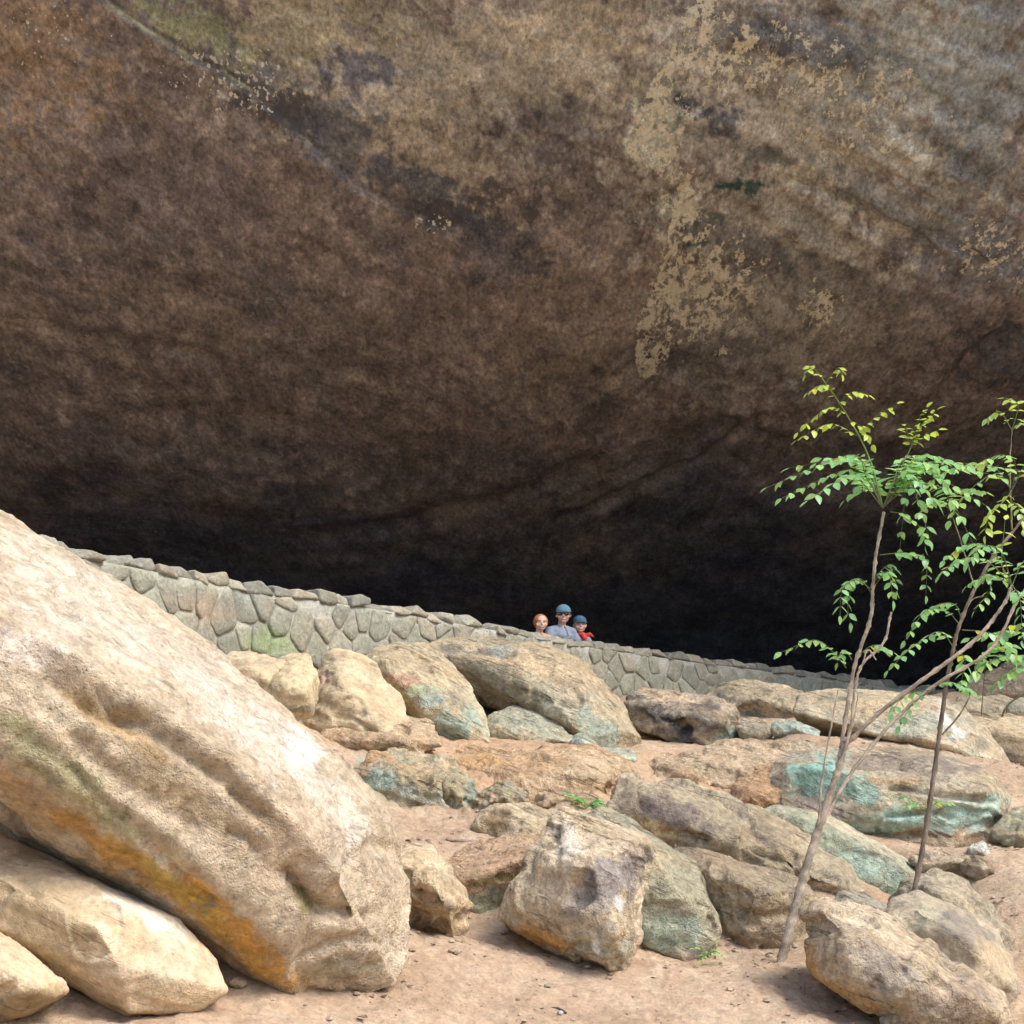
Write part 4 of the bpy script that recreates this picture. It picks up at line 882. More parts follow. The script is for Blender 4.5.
    wp = v + np.array(root.location); px, py = proj(wp)
    c = blobs(c, px, py, wp, [(190, 575, 60, 22, (.34, .35, .27), .6), (265, 640, 22, 12, (.27, .35, .17), .7), (280, 645, 16, 14, (.29, .35, .18), .7), (205, 610, 24, 16, (.40, .30, .21), .6),
                              (790, 690, 30, 14, (.38, .40, .34), .5), (250, 590, 16, 20, (.28, .34, .30), .4), (330, 640, 40, 20, (.38, .35, .25), .5)], 800)
    me = mesh_np('masonry', v, faces, c)
    bm = bmesh.new(); bm.from_mesh(me); bmesh.ops.recalc_face_normals(bm, faces=bm.faces); bm.to_mesh(me); bm.free()
    o = link('masonry', me, M_STONE, parent=root)
    # coping: flat irregular stones laid on top
    s = .05; k = 0; protos = []
    while s < T - .3 and k < 98:
        w = rng.uniform(.17, .43); h = rng.uniform(.10, .17); dpt = TH + rng.uniform(-.06, .05)
        big = rng.random() < .12
        if big: h *= 1.35; w *= 1.15
        bm = bmesh.new()
        for _ in range(16):
            a, b, cc = rng.uniform(-1, 1), rng.uniform(-1, 1), rng.uniform(-1, 1)
            l = max(abs(a), abs(b), abs(cc)); p_ = (a / l * rng.uniform(.85, 1), b / l * rng.uniform(.85, 1), cc / l)
            bm.verts.new(Vector((p_[0] * w / 2, p_[1] * dpt / 2, p_[2] * h / 2)))
        for sgx in (-1, 1):
            for sgy in (-1, 1): bm.verts.new(Vector((sgx * w / 2 * rng.uniform(.8, 1), sgy * dpt / 2, -h * rng.uniform(.1, .4))))
        r = bmesh.ops.convex_hull(bm, input=bm.verts)
        dead = list({e for e in r['geom_interior'] + r['geom_unused'] if isinstance(e, bmesh.types.BMVert)})
        bmesh.ops.delete(bm, geom=dead, context='VERTS')
        me = remeshed(bm, .013, 3, .5); me.name = 'coping_stone'
        cv, cn = get_np(me); cv += cn * (.012 * fbm(cv + k * 5.1, 7, 3, 9) + .004)[:, None]; me.vertices.foreach_set('co', cv.astype(np.float32).ravel()); me.update()
        base = np.array([(.29, .275, .215), (.36, .32, .24), (.25, .245, .195), (.33, .31, .24)][rng.randrange(4)]) * rng.uniform(.8, 1.15)
        nv = len(me.vertices); vv = get_np(me)[0]
        set_col(me, base * (1 + .25 * fbm(vv + k * 3.3, 9, 3, 5))[:, None])
        q = at(s + w / 2, -h * rng.uniform(.12, .42), -TH / 2 + .02)
        q2 = at(s + w / 2 + .1, 0, 0) - at(s + w / 2 - .1, 0, 0)
        o = link('coping_stone', me, M_STONE, parent=root, loc=q)
        o.rotation_euler = (rng.uniform(-.05, .05), rng.uniform(-.06, .06) - q2.z / .2, math.atan2(q2.y, q2.x) + rng.uniform(-.08, .08))
        s += w * .96; k += 1
build_wall()

# ------------------------------------------------------------------ people
def tube_bm(bm, pts, radii, seg=8, cap=True):
    rings = []
    for i, p_ in enumerate(pts):
        a = pts[max(i - 1, 0)]; b = pts[min(i + 1, len(pts) - 1)]
        t = (b - a).normalized(); up = Vector((0, 0, 1)) if abs(t.z) < .95 else Vector((1, 0, 0))
        x = t.cross(up).normalized(); y = t.cross(x)
        rings.append([bm.verts.new(p_ + (x * math.cos(2 * math.pi * k / seg) + y * math.sin(2 * math.pi * k / seg)) * radii[i]) for k in range(seg)])
    for ra, rb in zip(rings[:-1], rings[1:]):
        for k in range(seg): bm.faces.new((ra[k], ra[(k + 1) % seg], rb[(k + 1) % seg], rb[k]))
    if cap: bm.faces.new(rings[0][::-1]); bm.faces.new(rings[-1])

def ell(bm, c, r, u=20, v=14, rot=None):
    m = Matrix.Translation(c)
    if rot is not None: m = m @ rot
    bmesh.ops.create_uvsphere(bm, u_segments=u, v_segments=v, radius=1, matrix=m @ Matrix.Diagonal((*r, 1)))

def simple(name, bm, mat, parent):
    me = bpy.data.meshes.new(name); bm.to_mesh(me); bm.free(); return link(name, me, mat, parent=parent)

SKIN = plain('skin', (.58, .36, .27), .55); SKIN2 = plain('child_skin', (.62, .40, .31), .55)
LIP = plain('lip', (.42, .15, .13), .5); EYEW = plain('eye_dark', (.05, .04, .035), .3)
HAIR = plain('brown_hair', (.05, .03, .02), .6); LENS = plain('dark_lens', (.01, .012, .015), .12, .8)
TEETH = plain('teeth', (.75, .72, .66), .4)
def person(px, ytop, d, label, skin, shirt, k=1.0, turn=0.0, rot=.55, cap=None, hood=None, shades=False, scarf=None, armspread=1.0):
    """k scales the body; the feet stand on the terrace (z 2.3)"""
    top = P(px, ytop, d); fz = 2.3
    root = bpy.data.objects.new('person', None); COL.objects.link(root)
    root.location = (top.x, d, fz); root.rotation_euler = (0, 0, rot); turn -= rot; tag(root, label, 'person', 'people looking over the wall')
    H = top.z - fz - .015      # head top incl. cap
    hh = .235 * k              # head height
    hz = H - hh * .56
    V = Vector
    neck = V((0, .02, hz - hh * .52)); sh = hz - hh * .80; hip = sh * .60; knee = hip * .52
    fw = -1                    # faces -y (towards the camera)
    bm = bmesh.new()
    # torso
    tube_bm(bm, [V((0, .10, hip - .05)), V((0, .09, hip + .08)), V((0, .07, (hip + sh) / 2)), V((0, .04, sh - .07 * k)), V((0, .03, sh + .015)), neck + V((0, .0, -.01)), V((0, .0, hz - .03))],
            [.14 * k, .15 * k, .135 * k, .145 * k, .085 * k, .052 * k, .05 * k], 14)
    sw = .175 * k
    for s in (-1, 1):
        S = V((s * sw, .04, sh - .035)); E = V((s * (sw + .10 * k * armspread), -.06, sh - .27 * k)); W = V((s * (sw * .55), -.17, sh - .30 * k))
        tube_bm(bm, [V((s * .05 * k, .03, sh - .01)), S, S.lerp(E, .5), E], [.06 * k, .058 * k, .048 * k, .04 * k], 10)
        tube_bm(bm, [E, E.lerp(W, .5), W], [.042 * k, .038 * k, .027 * k], 10)
        Hd = W + V((-s * .05, -.03, 0)); tube_bm(bm, [W, W.lerp(Hd, .6), Hd], [.026 * k, .034 * k, .03 * k], 8)
        for f in range(4):
            b_ = Hd + V((0, 0, .024 - .016 * f)) * k; ln = [.075, .082, .078, .062][f] * k
            tube_bm(bm, [b_, b_ + V((-s * ln * .5, -.008, 0)), b_ + V((-s * ln * .95, .006, -.006))], [.0095, .009, .0075], 6)
        tube_bm(bm, [W + V((-s * .02, -.02, .015)), W + V((-s * .04, -.04, .045)), W + V((-s * .06, -.045, .06))], [.012, .011, .009], 6)
        tube_bm(bm, [V((s * .08 * k, .10, hip)), V((s * .085 * k, .08, knee)), V((s * .09 * k, .11, .07))], [.085 * k, .06 * k, .042 * k], 10)
        tube_bm(bm, [V((s * .09 * k, .15, .045)), V((s * .09 * k, .05, .04)), V((s * .10 * k, -.05, .03))], [.04, .042, .03], 8)
    hc = V((0, -.02, hz)); rt = Matrix.Rotation(turn, 4, 'Z')
    hw, hd = hh * .395, hh * .43
    def hp(x, y, z): return hc + rt @ V((x, y, z))
    ell(bm, hp(0, .012, hh * .08), (hw, hd, hh * .42)); ell(bm, hp(0, -hd * .22, -hh * .17), (hw * .80, hd * .72, hh * .32))
    ell(bm, hp(0, -hd * .72, -hh * .38), (hw * .36, hd * .24, hh * .10))
    ell(bm, hp(0, -hd * 1.0, -hh * .10), (hh * .055, hh * .085, hh * .07)); ell(bm, hp(0, -hd * .92, -.0), (hh * .04, hh * .05, hh * .09))
    for s in (-1, 1):
        ell(bm, hp(s * hw * 1.02, .012, -hh * .04), (hh * .035, hh * .07, hh * .115))
        ell(bm, hp(s * hw * .62, -hd * .70, -hh * .14), (hh * .11, hh * .07, hh * .09))
    me = remeshed(bm, .0085, 3, .5); me.name = 'body'
    v, n = get_np(me)
    vv = v.copy(); skc = np.array([.60, .38, .29]); 
    body = link('body', me, skin, parent=root)
    # face
    for s in (-1, 1):
        if not shades:
            bm = bmesh.new(); ell(bm, hp(s * hw * .42, -hd * .86, hh * .0), (hh * .042, hh * .022, hh * .02), 12, 8); simple('eye', bm, EYEW, root)
            bm = bmesh.new(); tube_bm(bm, [hp(s * hw * .2, -hd * .93, hh * .075), hp(s * hw * .45, -hd * .9, hh * .095), hp(s * hw * .7, -hd * .76, hh * .07)], [.0035, .0045, .003], 6); simple('eyebrow', bm, HAIR, root)
    bm = bmesh.new(); tube_bm(bm, [hp(-hw * .42, -hd * .84, -hh * .25), hp(-hw * .2, -hd * .95, -hh * .285), hp(hw * .2, -hd * .95, -hh * .285), hp(hw * .42, -hd * .84, -hh * .25)], [.003, .008, .008, .003], 8); simple('mouth', bm, LIP, root)
    bm = bmesh.new(); tube_bm(bm, [hp(-hw * .3, -hd * .93, -hh * .258), hp(0, -hd * .99, -hh * .272), hp(hw * .3, -hd * .93, -hh * .258)], [.0025, .005, .0025], 6); simple('teeth', bm, TEETH, root)
    # hair
    bm = bmesh.new(); ell(bm, hp(0, .028, hh * .10), (hw * 1.07, hd * 1.04, hh * .44))
    bmesh.ops.bisect_plane(bm, geom=bm.verts[:] + bm.edges[:] + bm.faces[:], plane_co=hp(0, -hd * .42, 0), plane_no=rt @ V((0, -1, -.55)), clear_outer=True)
    bmesh.ops.holes_fill(bm, edges=[e for e in bm.edges if e.is_boundary]); simple('hair', bm, HAIR, root)
    # shirt: torso, sleeves and collar as one shell
    bm = bmesh.new()
    tube_bm(bm, [V((0, .10, hip - .08)), V((0, .09, hip + .08)), V((0, .07, (hip + sh) / 2)), V((0, .04, sh - .07 * k)), V((0, .03, sh + .02)), V((0, .02, sh + .05 * k))],
            [.165 * k, .17 * k, .158 * k, .165 * k, .10 * k, .066 * k], 18)
    for s in (-1, 1):
        S = V((s * sw, .04, sh - .035)); E = V((s * (sw + .10 * k * armspread), -.06, sh - .27 * k)); W = V((s * (sw * .55), -.17, sh - .30 * k))
        tube_bm(bm, [V((s * .04 * k, .03, sh - .015)), S, S.lerp(E, .5), E, E.lerp(W, .8)], [.075 * k, .074 * k, .062 * k, .055 * k, .042 * k], 12)
    me = remeshed(bm, .012, 4, .5); v, n = get_np(me); v += n * (.006 * fbm(v, 14, 3, int(px)))[:, None]
    me.vertices.foreach_set('co', v.astype(np.float32).ravel()); link('shirt', me, shirt, parent=root)
    bm = bmesh.new(); tube_bm(bm, [V((0, -.035, sh + .035 * k)), V((0, -.10, sh - .02)), V((0, -.135, sh - .10 * k))], [.004] * 3, 6); simple('placket', bm, plain('placket_shade', (.09, .11, .14)), root)
    # trousers
    bm = bmesh.new(); tube_bm(bm, [V((0, .10, hip - .10)), V((0, .10, hip + .04))], [.16 * k, .158 * k], 16)
    for s in (-1, 1): tube_bm(bm, [V((s * .08 * k, .10, hip)), V((s * .085 * k, .08, knee)), V((s * .09 * k, .11, .10))], [.10 * k, .078 * k, .062 * k], 12)
    me = remeshed(bm, .014, 3); link('trousers', me, plain('trouser_cloth', (.07, .08, .11)), parent=root)
    if cap:
        bm = bmesh.new(); ell(bm, hp(0, .02, hh * .19), (hw * 1.07, hd * 1.09, hh * .42), 24, 16)
        bmesh.ops.bisect_plane(bm, geom=bm.verts[:] + bm.edges[:] + bm.faces[:], plane_co=hp(0, 0, hh * .15), plane_no=V((0, 0, -1)), clear_outer=True)
        bmesh.ops.holes_fill(bm, edges=[e for e in bm.edges if e.is_boundary]); c_ = simple('cap', bm, cap, root)
        # brim
        bm = bmesh.new(); N = 12; top_, bot_ = [], []
        for i in range(N + 1):
            a = math.pi * (i / N); x = math.cos(a)
            for rr, lst in ((1, top_),):
                inner = hp(x * hw * 1.12, -hd * .55 * math.sin(a) - .02 * math.sin(a), hh * .165)
                outer = hp(x * hw * 1.12, -hd * (.6 + .70 * math.sin(a)), hh * (.16 - .01 * math.sin(a)))
                lst.append((inner, outer))
        vs = [(bm.verts.new(a), bm.verts.new(b), bm.verts.new(a - V((0, 0, .008))), bm.verts.new(b - V((0, 0, .008)))) for a, b in top_]
        for p0, p1 in zip(vs[:-1], vs[1:]):
            bm.faces.new((p0[0], p1[0], p1[1], p0[1])); bm.faces.new((p0[2], p0[3], p1[3], p1[2])); bm.faces.new((p0[1], p1[1], p1[3], p0[3])); bm.faces.new((p0[0], p0[2], p1[2], p1[0]))
        me = bpy.data.meshes.new('brim'); bm.to_mesh(me); bm.free(); link('brim', me, cap, parent=c_)
    if hood:
        bm = bmesh.new(); ell(bm, hp(0, .025, hh * .06), (hw * 1.14, hd * 1.08, hh * .48), 26, 18)
        bmesh.ops.bisect_plane(bm, geom=bm.verts[:] + bm.edges[:] + bm.faces[:], plane_co=hp(0, -hd * .70, hh * .16), plane_no=rt @ V((0, -1, -.42)), clear_outer=True)
        g = bm.faces[:]; bmesh.ops.solidify(bm, geom=g, thickness=.010)
        me = bpy.data.meshes.new('hat'); bm.to_mesh(me); bm.free(); link('hat', me, hood, parent=root)
    if shades:
        sg = bpy.data.objects.new('sunglasses', None); sg.parent = root; COL.objects.link(sg)
        for s in (-1, 1):
            bm = bmesh.new(); ell(bm, hp(s * hw * .46, -hd * .93, -hh * .005), (hh * .135, hh * .035, hh * .09), 14, 10); simple('lens', bm, LENS, sg)
            bm = bmesh.new(); tube_bm(bm, [hp(s * hw * .85, -hd * .80, hh * .03), hp(s * hw * 1.1, 0, hh * .02)], [.004, .004], 6); simple('temple', bm, LENS, sg)
        bm = bmesh.new(); tube_bm(bm, [hp(-hw * .3, -hd * 1.0, hh * .04), hp(hw * .3, -hd * 1.0, hh * .04)], [.004, .004], 6); simple('bridge', bm, LENS, sg)
    if scarf:
        bm = bmesh.new(); pts, N = [], 16
        for i in range(N + 1):
            a = 2 * math.pi * i / N; pts.append(V((math.sin(a) * .085 * k, .0 - math.cos(a) * .085 * k + .01, sh + .055 * k + .012 * math.cos(a * 2) - .014 * math.cos(a))))
        tube_bm(bm, pts, [.028 * k] * (N + 1), 10)
        tube_bm(bm, [V((.02, -.09, sh + .03)), V((.09, -.12, sh + .04)), V((.16, -.11, sh + .015))], [.02, .034, .012], 8)
        tube_bm(bm, [V((.0, -.08, sh + .04)), V((.01, -.12, sh - .02)), V((.02, -.13, sh - .07))], [.028, .034, .01], 8)
        me = remeshed(bm, .008, 3); link('scarf', me, scarf, parent=root)
    return root

person(562.5, 604.0, 20.05, 'taller person in light blue cap, sunglasses and pale grey-blue top, between two children', SKIN, plain('pale_blue_shirt', (.24, .28, .34)),
       k=1.0, cap=plain('light_blue_cap', (.12, .24, .31)), shades=True, turn=.0)
person(540, 612.5, 19.6, 'child in an orange hat peeping over the wall, only the face showing', SKIN2, plain('orange_jacket', (.52, .30, .20)), k=.92, hood=plain('orange_hat', (.40, .15, .05)), turn=.15)
person(579, 615.0, 20.25, 'child in dark blue cap and red neckerchief leaning on the wall', SKIN2, plain('grey_blue_shirt', (.26, .29, .35)), k=.92, cap=plain('dark_blue_cap', (.06, .13, .19)),
       scarf=plain('red_scarf', (.52, .05, .04)), turn=.1)

# ------------------------------------------------------------------ saplings
def smooth_path(pts, n=8):
    out = []
    P_ = [pts[0] * 2 - pts[1]] + pts + [pts[-1] * 2 - pts[-2]]
    for i in range(1, len(P_) - 2):
        for k in range(n):
            t = k / n; a, b, c, d = P_[i - 1], P_[i], P_[i + 1], P_[i + 2]
            out.append(.5 * ((2 * b) + (c - a) * t + (2 * a - 5 * b + 4 * c - d) * t * t + (3 * b - a - 3 * c + d) * t ** 3))
    out.append(pts[-1]); return out

class Foliage:
    def __init__(s): s.v, s.f, s.c = [], [], []; s.bm = bmesh.new(); s.n = 0
    def leaf(s, base, dirv, nrm, L, W, col):
        d = dirv.normalized(); side = d.cross(nrm).normalized(); n = side.cross(d)
        k = len(s.v)
        prof = [(0, .08), (.18, .75), (.42, 1), (.68, .72), (.88, .28), (1, 0)]
        curl = rng.uniform(-.1, .25)
        for t, w in prof:
            c = base + d * L * t - n * (curl * L * t * t)
            s.v.append(c); s.c.append(col)
            if w > 0:
                s.v.append(c + side * W * w * .5 + n * W * .10 * w); s.c.append(col)
                s.v.append(c - side * W * w * .5 + n * W * .10 * w); s.c.append(col)
        for i in range(4):
            a = k + 3 * i
            s.f.append((a, a + 3, a + 4, a + 1)); s.f.append((a, a + 2, a + 5, a + 3))
        a = k + 12; s.f.append((a, a + 3, a + 1)); s.f.append((a, a + 2, a + 3))
    def frond(s, pts, pairs, L, young=0.0, start=.25, hang=.3, stem=.0035, flat=1.0):
        path = smooth_path([P(*q) for q in pts], 8)
        col = (.26, .33, .12) if young > .5 else (.22, .24, .13)
        s.stem(path, stem, col)
        n = len(path) - 1
        for i in range(pairs + 1):
            t = start + (1 - start) * i / pairs; f = t * n; a = min(int(f), n - 1)
            p = path[a].lerp(path[a + 1], f - a); d = (path[min(a + 1, n)] - path[a]).normalized()
            up = Vector((rng.uniform(-.25, .25), rng.uniform(-.35, .1), 1)).normalized(); side = d.cross(up).normalized()
            size = 1.38 * L * (1 - .25 * abs(t - .6)) * rng.uniform(.82, 1.12)
            for sg in ((-1, 1) if i < pairs else (0,)):
                if sg and rng.random() < .04: continue
                dv = d * (.55 if sg else 1.0) + side * sg * 1.0 * flat + Vector((0, 0, -hang * rng.uniform(.5, 1.6)))
                nn = (up + Vector((rng.uniform(-.6, .6), rng.uniform(-.7, .5), 0))).normalized()
                y = min(1, max(0, young + rng.uniform(-.25, .25)))
                g = np.array((.28, .56, .24)) * rng.uniform(.8, 1.3); yl = np.array((.66, .76, .12)) * rng.uniform(.8, 1.2)
                cc = g * (1 - y) + yl * y
                if rng.random() < .018: cc = np.array((.55, .55, .06))
                s.leaf(p + dv.normalized() * .006, dv, nn, size, size * rng.uniform(.52, .68), tuple(cc))
    def stem(s, path, r, col):
        k0 = len(s.v); seg = 5; N = len(path)
        for i, p_ in enumerate(path):
            a = path[max(i - 1, 0)]; b = path[min(i + 1, N - 1)]; t = (b - a).normalized()
            up = Vector((0, 0, 1)) if abs(t.z) < .9 else Vector((1, 0, 0)); x = t.cross(up).normalized(); y = t.cross(x)
            rr = r * (1.25 - .8 * i / (N - 1))
            for j in range(seg): s.v.append(p_ + (x * math.cos(j * 6.283 / seg) + y * math.sin(j * 6.283 / seg)) * rr); s.c.append(col)
        for i in range(N - 1):
            for j in range(seg): s.f.append((k0 + i * seg + j, k0 + i * seg + (j + 1) % seg, k0 + (i + 1) * seg + (j + 1) % seg, k0 + (i + 1) * seg + j))
    def build(s, name, root):
        v = np.array([tuple(x) for x in s.v]) - np.array(root.location)
        me = mesh_np(name, v, s.f, np.array(s.c)); return link(name, me, M_LEAF, parent=root)

def branch_mesh(name, specs, root, col=(.235, .18, .135)):
    if len(specs) > 1:
        for sp in specs: branch_mesh('branch', [sp], root, col)
        return
    """specs: list of (px-polyline with depth, radius at start, radius at end)"""
    V_, F_, C_ = [], [], []
    for pts, r0, r1 in specs:
        path = smooth_path([P(*q) for q in pts], 14); N = len(path); seg = 10; k0 = len(V_)
        for i, p_ in enumerate(path):
            a = path[max(i - 1, 0)]; b = path[min(i + 1, N - 1)]; t = (b - a).normalized()
            x = t.cross(Vector((.3, 1, .1))).normalized(); y = t.cross(x); f = i / (N - 1)
            rr = .78 * (r0 + (r1 - r0) * f) * (1 + .10 * math.sin(i * 1.9 + r0 * 900) + rng.uniform(-.07, .07)) + (.006 if i % 9 == 4 else 0) * (r0 > .012)
            j0 = Vector((rng.uniform(-1, 1), 0, 0)) * .0025
            for j in range(seg):
                V_.append(tuple(p_ + j0 + (x * math.cos(j * 6.283 / seg) + y * math.sin(j * 6.283 / seg)) * rr * rng.uniform(.94, 1.06)))
                k = rng.uniform(.75, 1.25) * (1.0 + .25 * math.sin(i * .7)); C_.append([c * k for c in col])
        for i in range(N - 1):
            for j in range(seg): F_.append((k0 + i * seg + j, k0 + i * seg + (j + 1) % seg, k0 + (i + 1) * seg + (j + 1) % seg, k0 + (i + 1) * seg + j))
        F_.append(tuple(k0 + j for j in range(seg))[::-1]); F_.append(tuple(k0 + (N - 1) * seg + j for j in range(seg)))
    me = mesh_np(name, np.array(V_) - np.array(root.location), F_, np.array(C_)); return link(name, me, M_BARK, parent=root)

D1 = 10.75
def sap_root(name, px, py, d, label, cat):
    b = P(px, py, d); r = bpy.data.objects.new(name, None); COL.objects.link(r); r.location = b; tag(r, label, cat); return r
t1 = sap_root('sapling', 780, 964, D1, 'pale multi-stemmed sapling with umbrella crown and tall yellow-green shoots', 'sapling')
branch_mesh('trunk', [([(778, 975, D1), (783, 955, D1), (800, 890, D1 + .05), (818, 830, D1 + .08), (838, 770, D1 + .1), (845, 742, D1 + .1)], .048, .028)], t1, (.36, .30, .225))
branch_mesh('branches', [
    ([(838, 772, D1 + .1), (846, 715, D1 + .12), (855, 665, D1 + .12), (870, 620, D1 + .1), (873, 590, D1 + .1), (876, 555, D1 + .1), (884, 512, D1 + .1)], .020, .014),
    ([(836, 775, D1 + .1), (850, 730, D1 + .05), (855, 690, D1 + .02), (862, 665, D1), (884, 642, D1), (891, 612, D1)], .014, .010),
    ([(843, 748, D1 + .1), (880, 712, D1 + .0), (925, 678, D1 - .1), (975, 640, D1 - .15), (1003, 605, D1 - .15), (1012, 585, D1 - .15)], .021, .013),
    ([(820, 828, D1 + .08), (850, 775, D1 + .2), (890, 725, D1 + .3), (935, 685, D1 + .3), (990, 650, D1 + .3), (1018, 600, D1 + .3), (1045, 560, D1 + .3)], .018, .012),
    ([(818, 830, D1 + .08), (822, 780, D1 + .0), (832, 722, D1 - .05), (838, 690, D1 - .05)], .012, .006),
    ([(845, 742, D1 + .1), (853, 722, D1 + .1), (858, 695, D1 + .1)], .009, .006),
    ([(862, 665, D1), (868, 650, D1), (876, 660, D1 - .02)], .008, .006),
    ([(798, 895, D1), (790, 880, D1 - .02), (783, 862, D1 - .03)], .004, .002)], t1, (.42, .34, .26))
fo = Foliage()
c0 = (883, 508)
def fr(pts, n, L=.062, y=.1, **k): fo.frond(pts, n, L, y, **k)
# shoots
fo.stem(smooth_path([P(*q) for q in [(883, 508, D1 + .1), (868, 455, D1 + .1), (845, 412, D1 + .1), (822, 378, D1 + .1)]]), .0075, (.30, .38, .13))
fo.stem(smooth_path([P(*q) for q in [(883, 508, D1 + .1), (900, 470, D1 + .05), (912, 445, D1 + .05)]]), .0065, (.30, .38, .13))
D = D1 + .1
for (a, b, c_, n) in [((847, 414), (828, 408), (798, 432), 6), ((858, 436), (830, 424), (797, 440), 7), ((838, 400), (825, 385), (808, 392), 5), ((822, 378), (812, 366), (806, 374), 4),
                      ((838, 405), (852, 392), (868, 395), 4), ((858, 438), (872, 420), (896, 404), 6), ((826, 382), (838, 368), (842, 374), 4), ((850, 420), (862, 428), (872, 444), 3),
                      ((912, 445), (922, 425), (936, 410), 7), ((912, 447), (908, 434), (905, 426), 4), ((914, 444), (924, 436), (938, 430), 4), ((913, 444), (918, 422), (926, 408), 6)]:
    fr([(a[0], a[1], D), (b[0], b[1], D - .05), (c_[0], c_[1], D - .1)], n, .055, .85, start=.12, hang=.5, stem=.0025)
# umbrella
for (mid, end, dz, n, y) in [((850, 455), (768, 487), -.3, 11, .05), ((845, 470), (782, 498), -.1, 10, .1), ((855, 458), (790, 468), .25, 9, .15), ((850, 475), (808, 500), -.45, 8, .05), ((862, 462), (822, 458), .4, 7, .1),
                             ((915, 462), (960, 470), -.4, 9, .1), ((925, 455), (1000, 478), .0, 12, .1), ((920, 468), (985, 505), -.3, 11, .15), ((930, 462), (1020, 470), .35, 12, .2), ((905, 470), (938, 505), -.5, 8, .05),
                             ((910, 480), (930, 540), -.35, 8, .05), ((905, 485), (900, 548), .2, 7, .05), ((870, 480), (845, 500), .3, 6, .1), ((935, 470), (975, 548), -.1, 9, .15), ((905, 458), (930, 455), .5, 7, .1)]:
  for jx, jy, jz in ((0, 0, 0),):
    mid = (mid[0] + jx, mid[1] + jy); end = (end[0] + jx * 1.5, end[1] + jy * .6); dz += jz
    fr([(c0[0], c0[1], D), ((c0[0] + mid[0]) / 2, (c0[1] + mid[1]) / 2 - 4, D + dz * .3), (mid[0], mid[1], D + dz * .6), (end[0], end[1], D + dz)], int(n * 1.4), .07, y, start=.28, hang=.35)
# mid-height sprays
for q, n, y in [([(873, 590, D), (855, 580, D - .1), (842, 590, D - .2), (840, 615, D - .25)], 7, .05), ([(873, 595, D), (858, 578, D), (848, 600, D), (850, 622, D)], 6, .05), ([(875, 585, D), (888, 572, D - .1), (893, 600, D - .15)], 6, .1),
                ([(876, 580, D), (880, 572, D), (892, 565, D), (897, 590, D + .1)], 6, .1), ([(846, 668, D), (836, 655, D - .1), (815, 640, D - .15), (782, 652, D - .2)], 9, .05), ([(858, 655, D), (875, 645, D), (893, 652, D)], 5, .05),
                ([(852, 660, D), (845, 650, D), (838, 662, D)], 3, .05), ([(880, 555, D), (905, 553, D), (925, 560, D), (926, 595, D)], 9, .05), ([(890, 512, D), (905, 515, D), (922, 530, D), (925, 545, D)], 6, .1),
                ([(1012, 585, D1 - .15), (985, 560, D1 - .2), (960, 560, D1 - .3), (940, 575, D1 - .35)], 9, .05), ([(1012, 585, D1 - .15), (990, 548, D1 - .1), (965, 545, D1), (945, 560, D1)], 9, .1),
                ([(1012, 585, D1 - .15), (1000, 550, D1 - .3), (980, 548, D1 - .5), (968, 562, D1 - .55)], 8, .05), ([(1012, 585, D1 - .15), (1025, 560, D1 - .1), (1045, 560, D1)], 7, .05), ([(1012, 585, D1 - .15), (1020, 600, D1 - .3), (1022, 640, D1 - .4)], 8, .05),
                ([(1012, 585, D1 - .15), (1002, 565, D1 - .1), (1005, 520, D1)], 6, .6), ([(1012, 585, D1 - .15), (990, 575, D1 + .1), (968, 585, D1 + .2)], 7, .05),
                ([(930, 690, D1), (905, 695, D1 - .05), (892, 712, D1 - .1)], 5, .05), ([(930, 690, D1), (912, 705, D1), (900, 725, D1)], 4, .05), ([(935, 685, D1), (950, 682, D1), (970, 690, D1)], 6, .05)]:
    fr(q, n, .06, y, start=.2, hang=.45)
fo.build('foliage', t1)

D2 = 11.35
t2 = sap_root('sapling', 908, 930, D2, 'slender dark-stemmed sapling standing between boulders at the right, leafy high up', 'sapling')
branch_mesh('trunk', [([(908, 940, D2), (912, 905, D2), (925, 835, D2), (936, 760, D2), (944, 700, D2), (952, 655, D2), (962, 618, D2), (985, 570, D2 + .1), (1010, 535, D2 + .2), (1040, 500, D2 + .3)], .027, .013)], t2, (.20, .155, .12))
branch_mesh('branches', [([(942, 735, D2), (957, 718, D2 - .05), (968, 700, D2 - .08), (972, 685, D2 - .1)], .010, .006), ([(962, 618, D2), (972, 600, D2), (984, 596, D2)], .008, .006), ([(975, 590, D2), (962, 545, D2), (950, 510, D2)], .008, .005),
                        ([(1012, 530, D2 + .2), (1010, 470, D2 + .2), (1012, 430, D2 + .2)], .009, .005)], t2, (.24, .21, .13))
fo = Foliage()
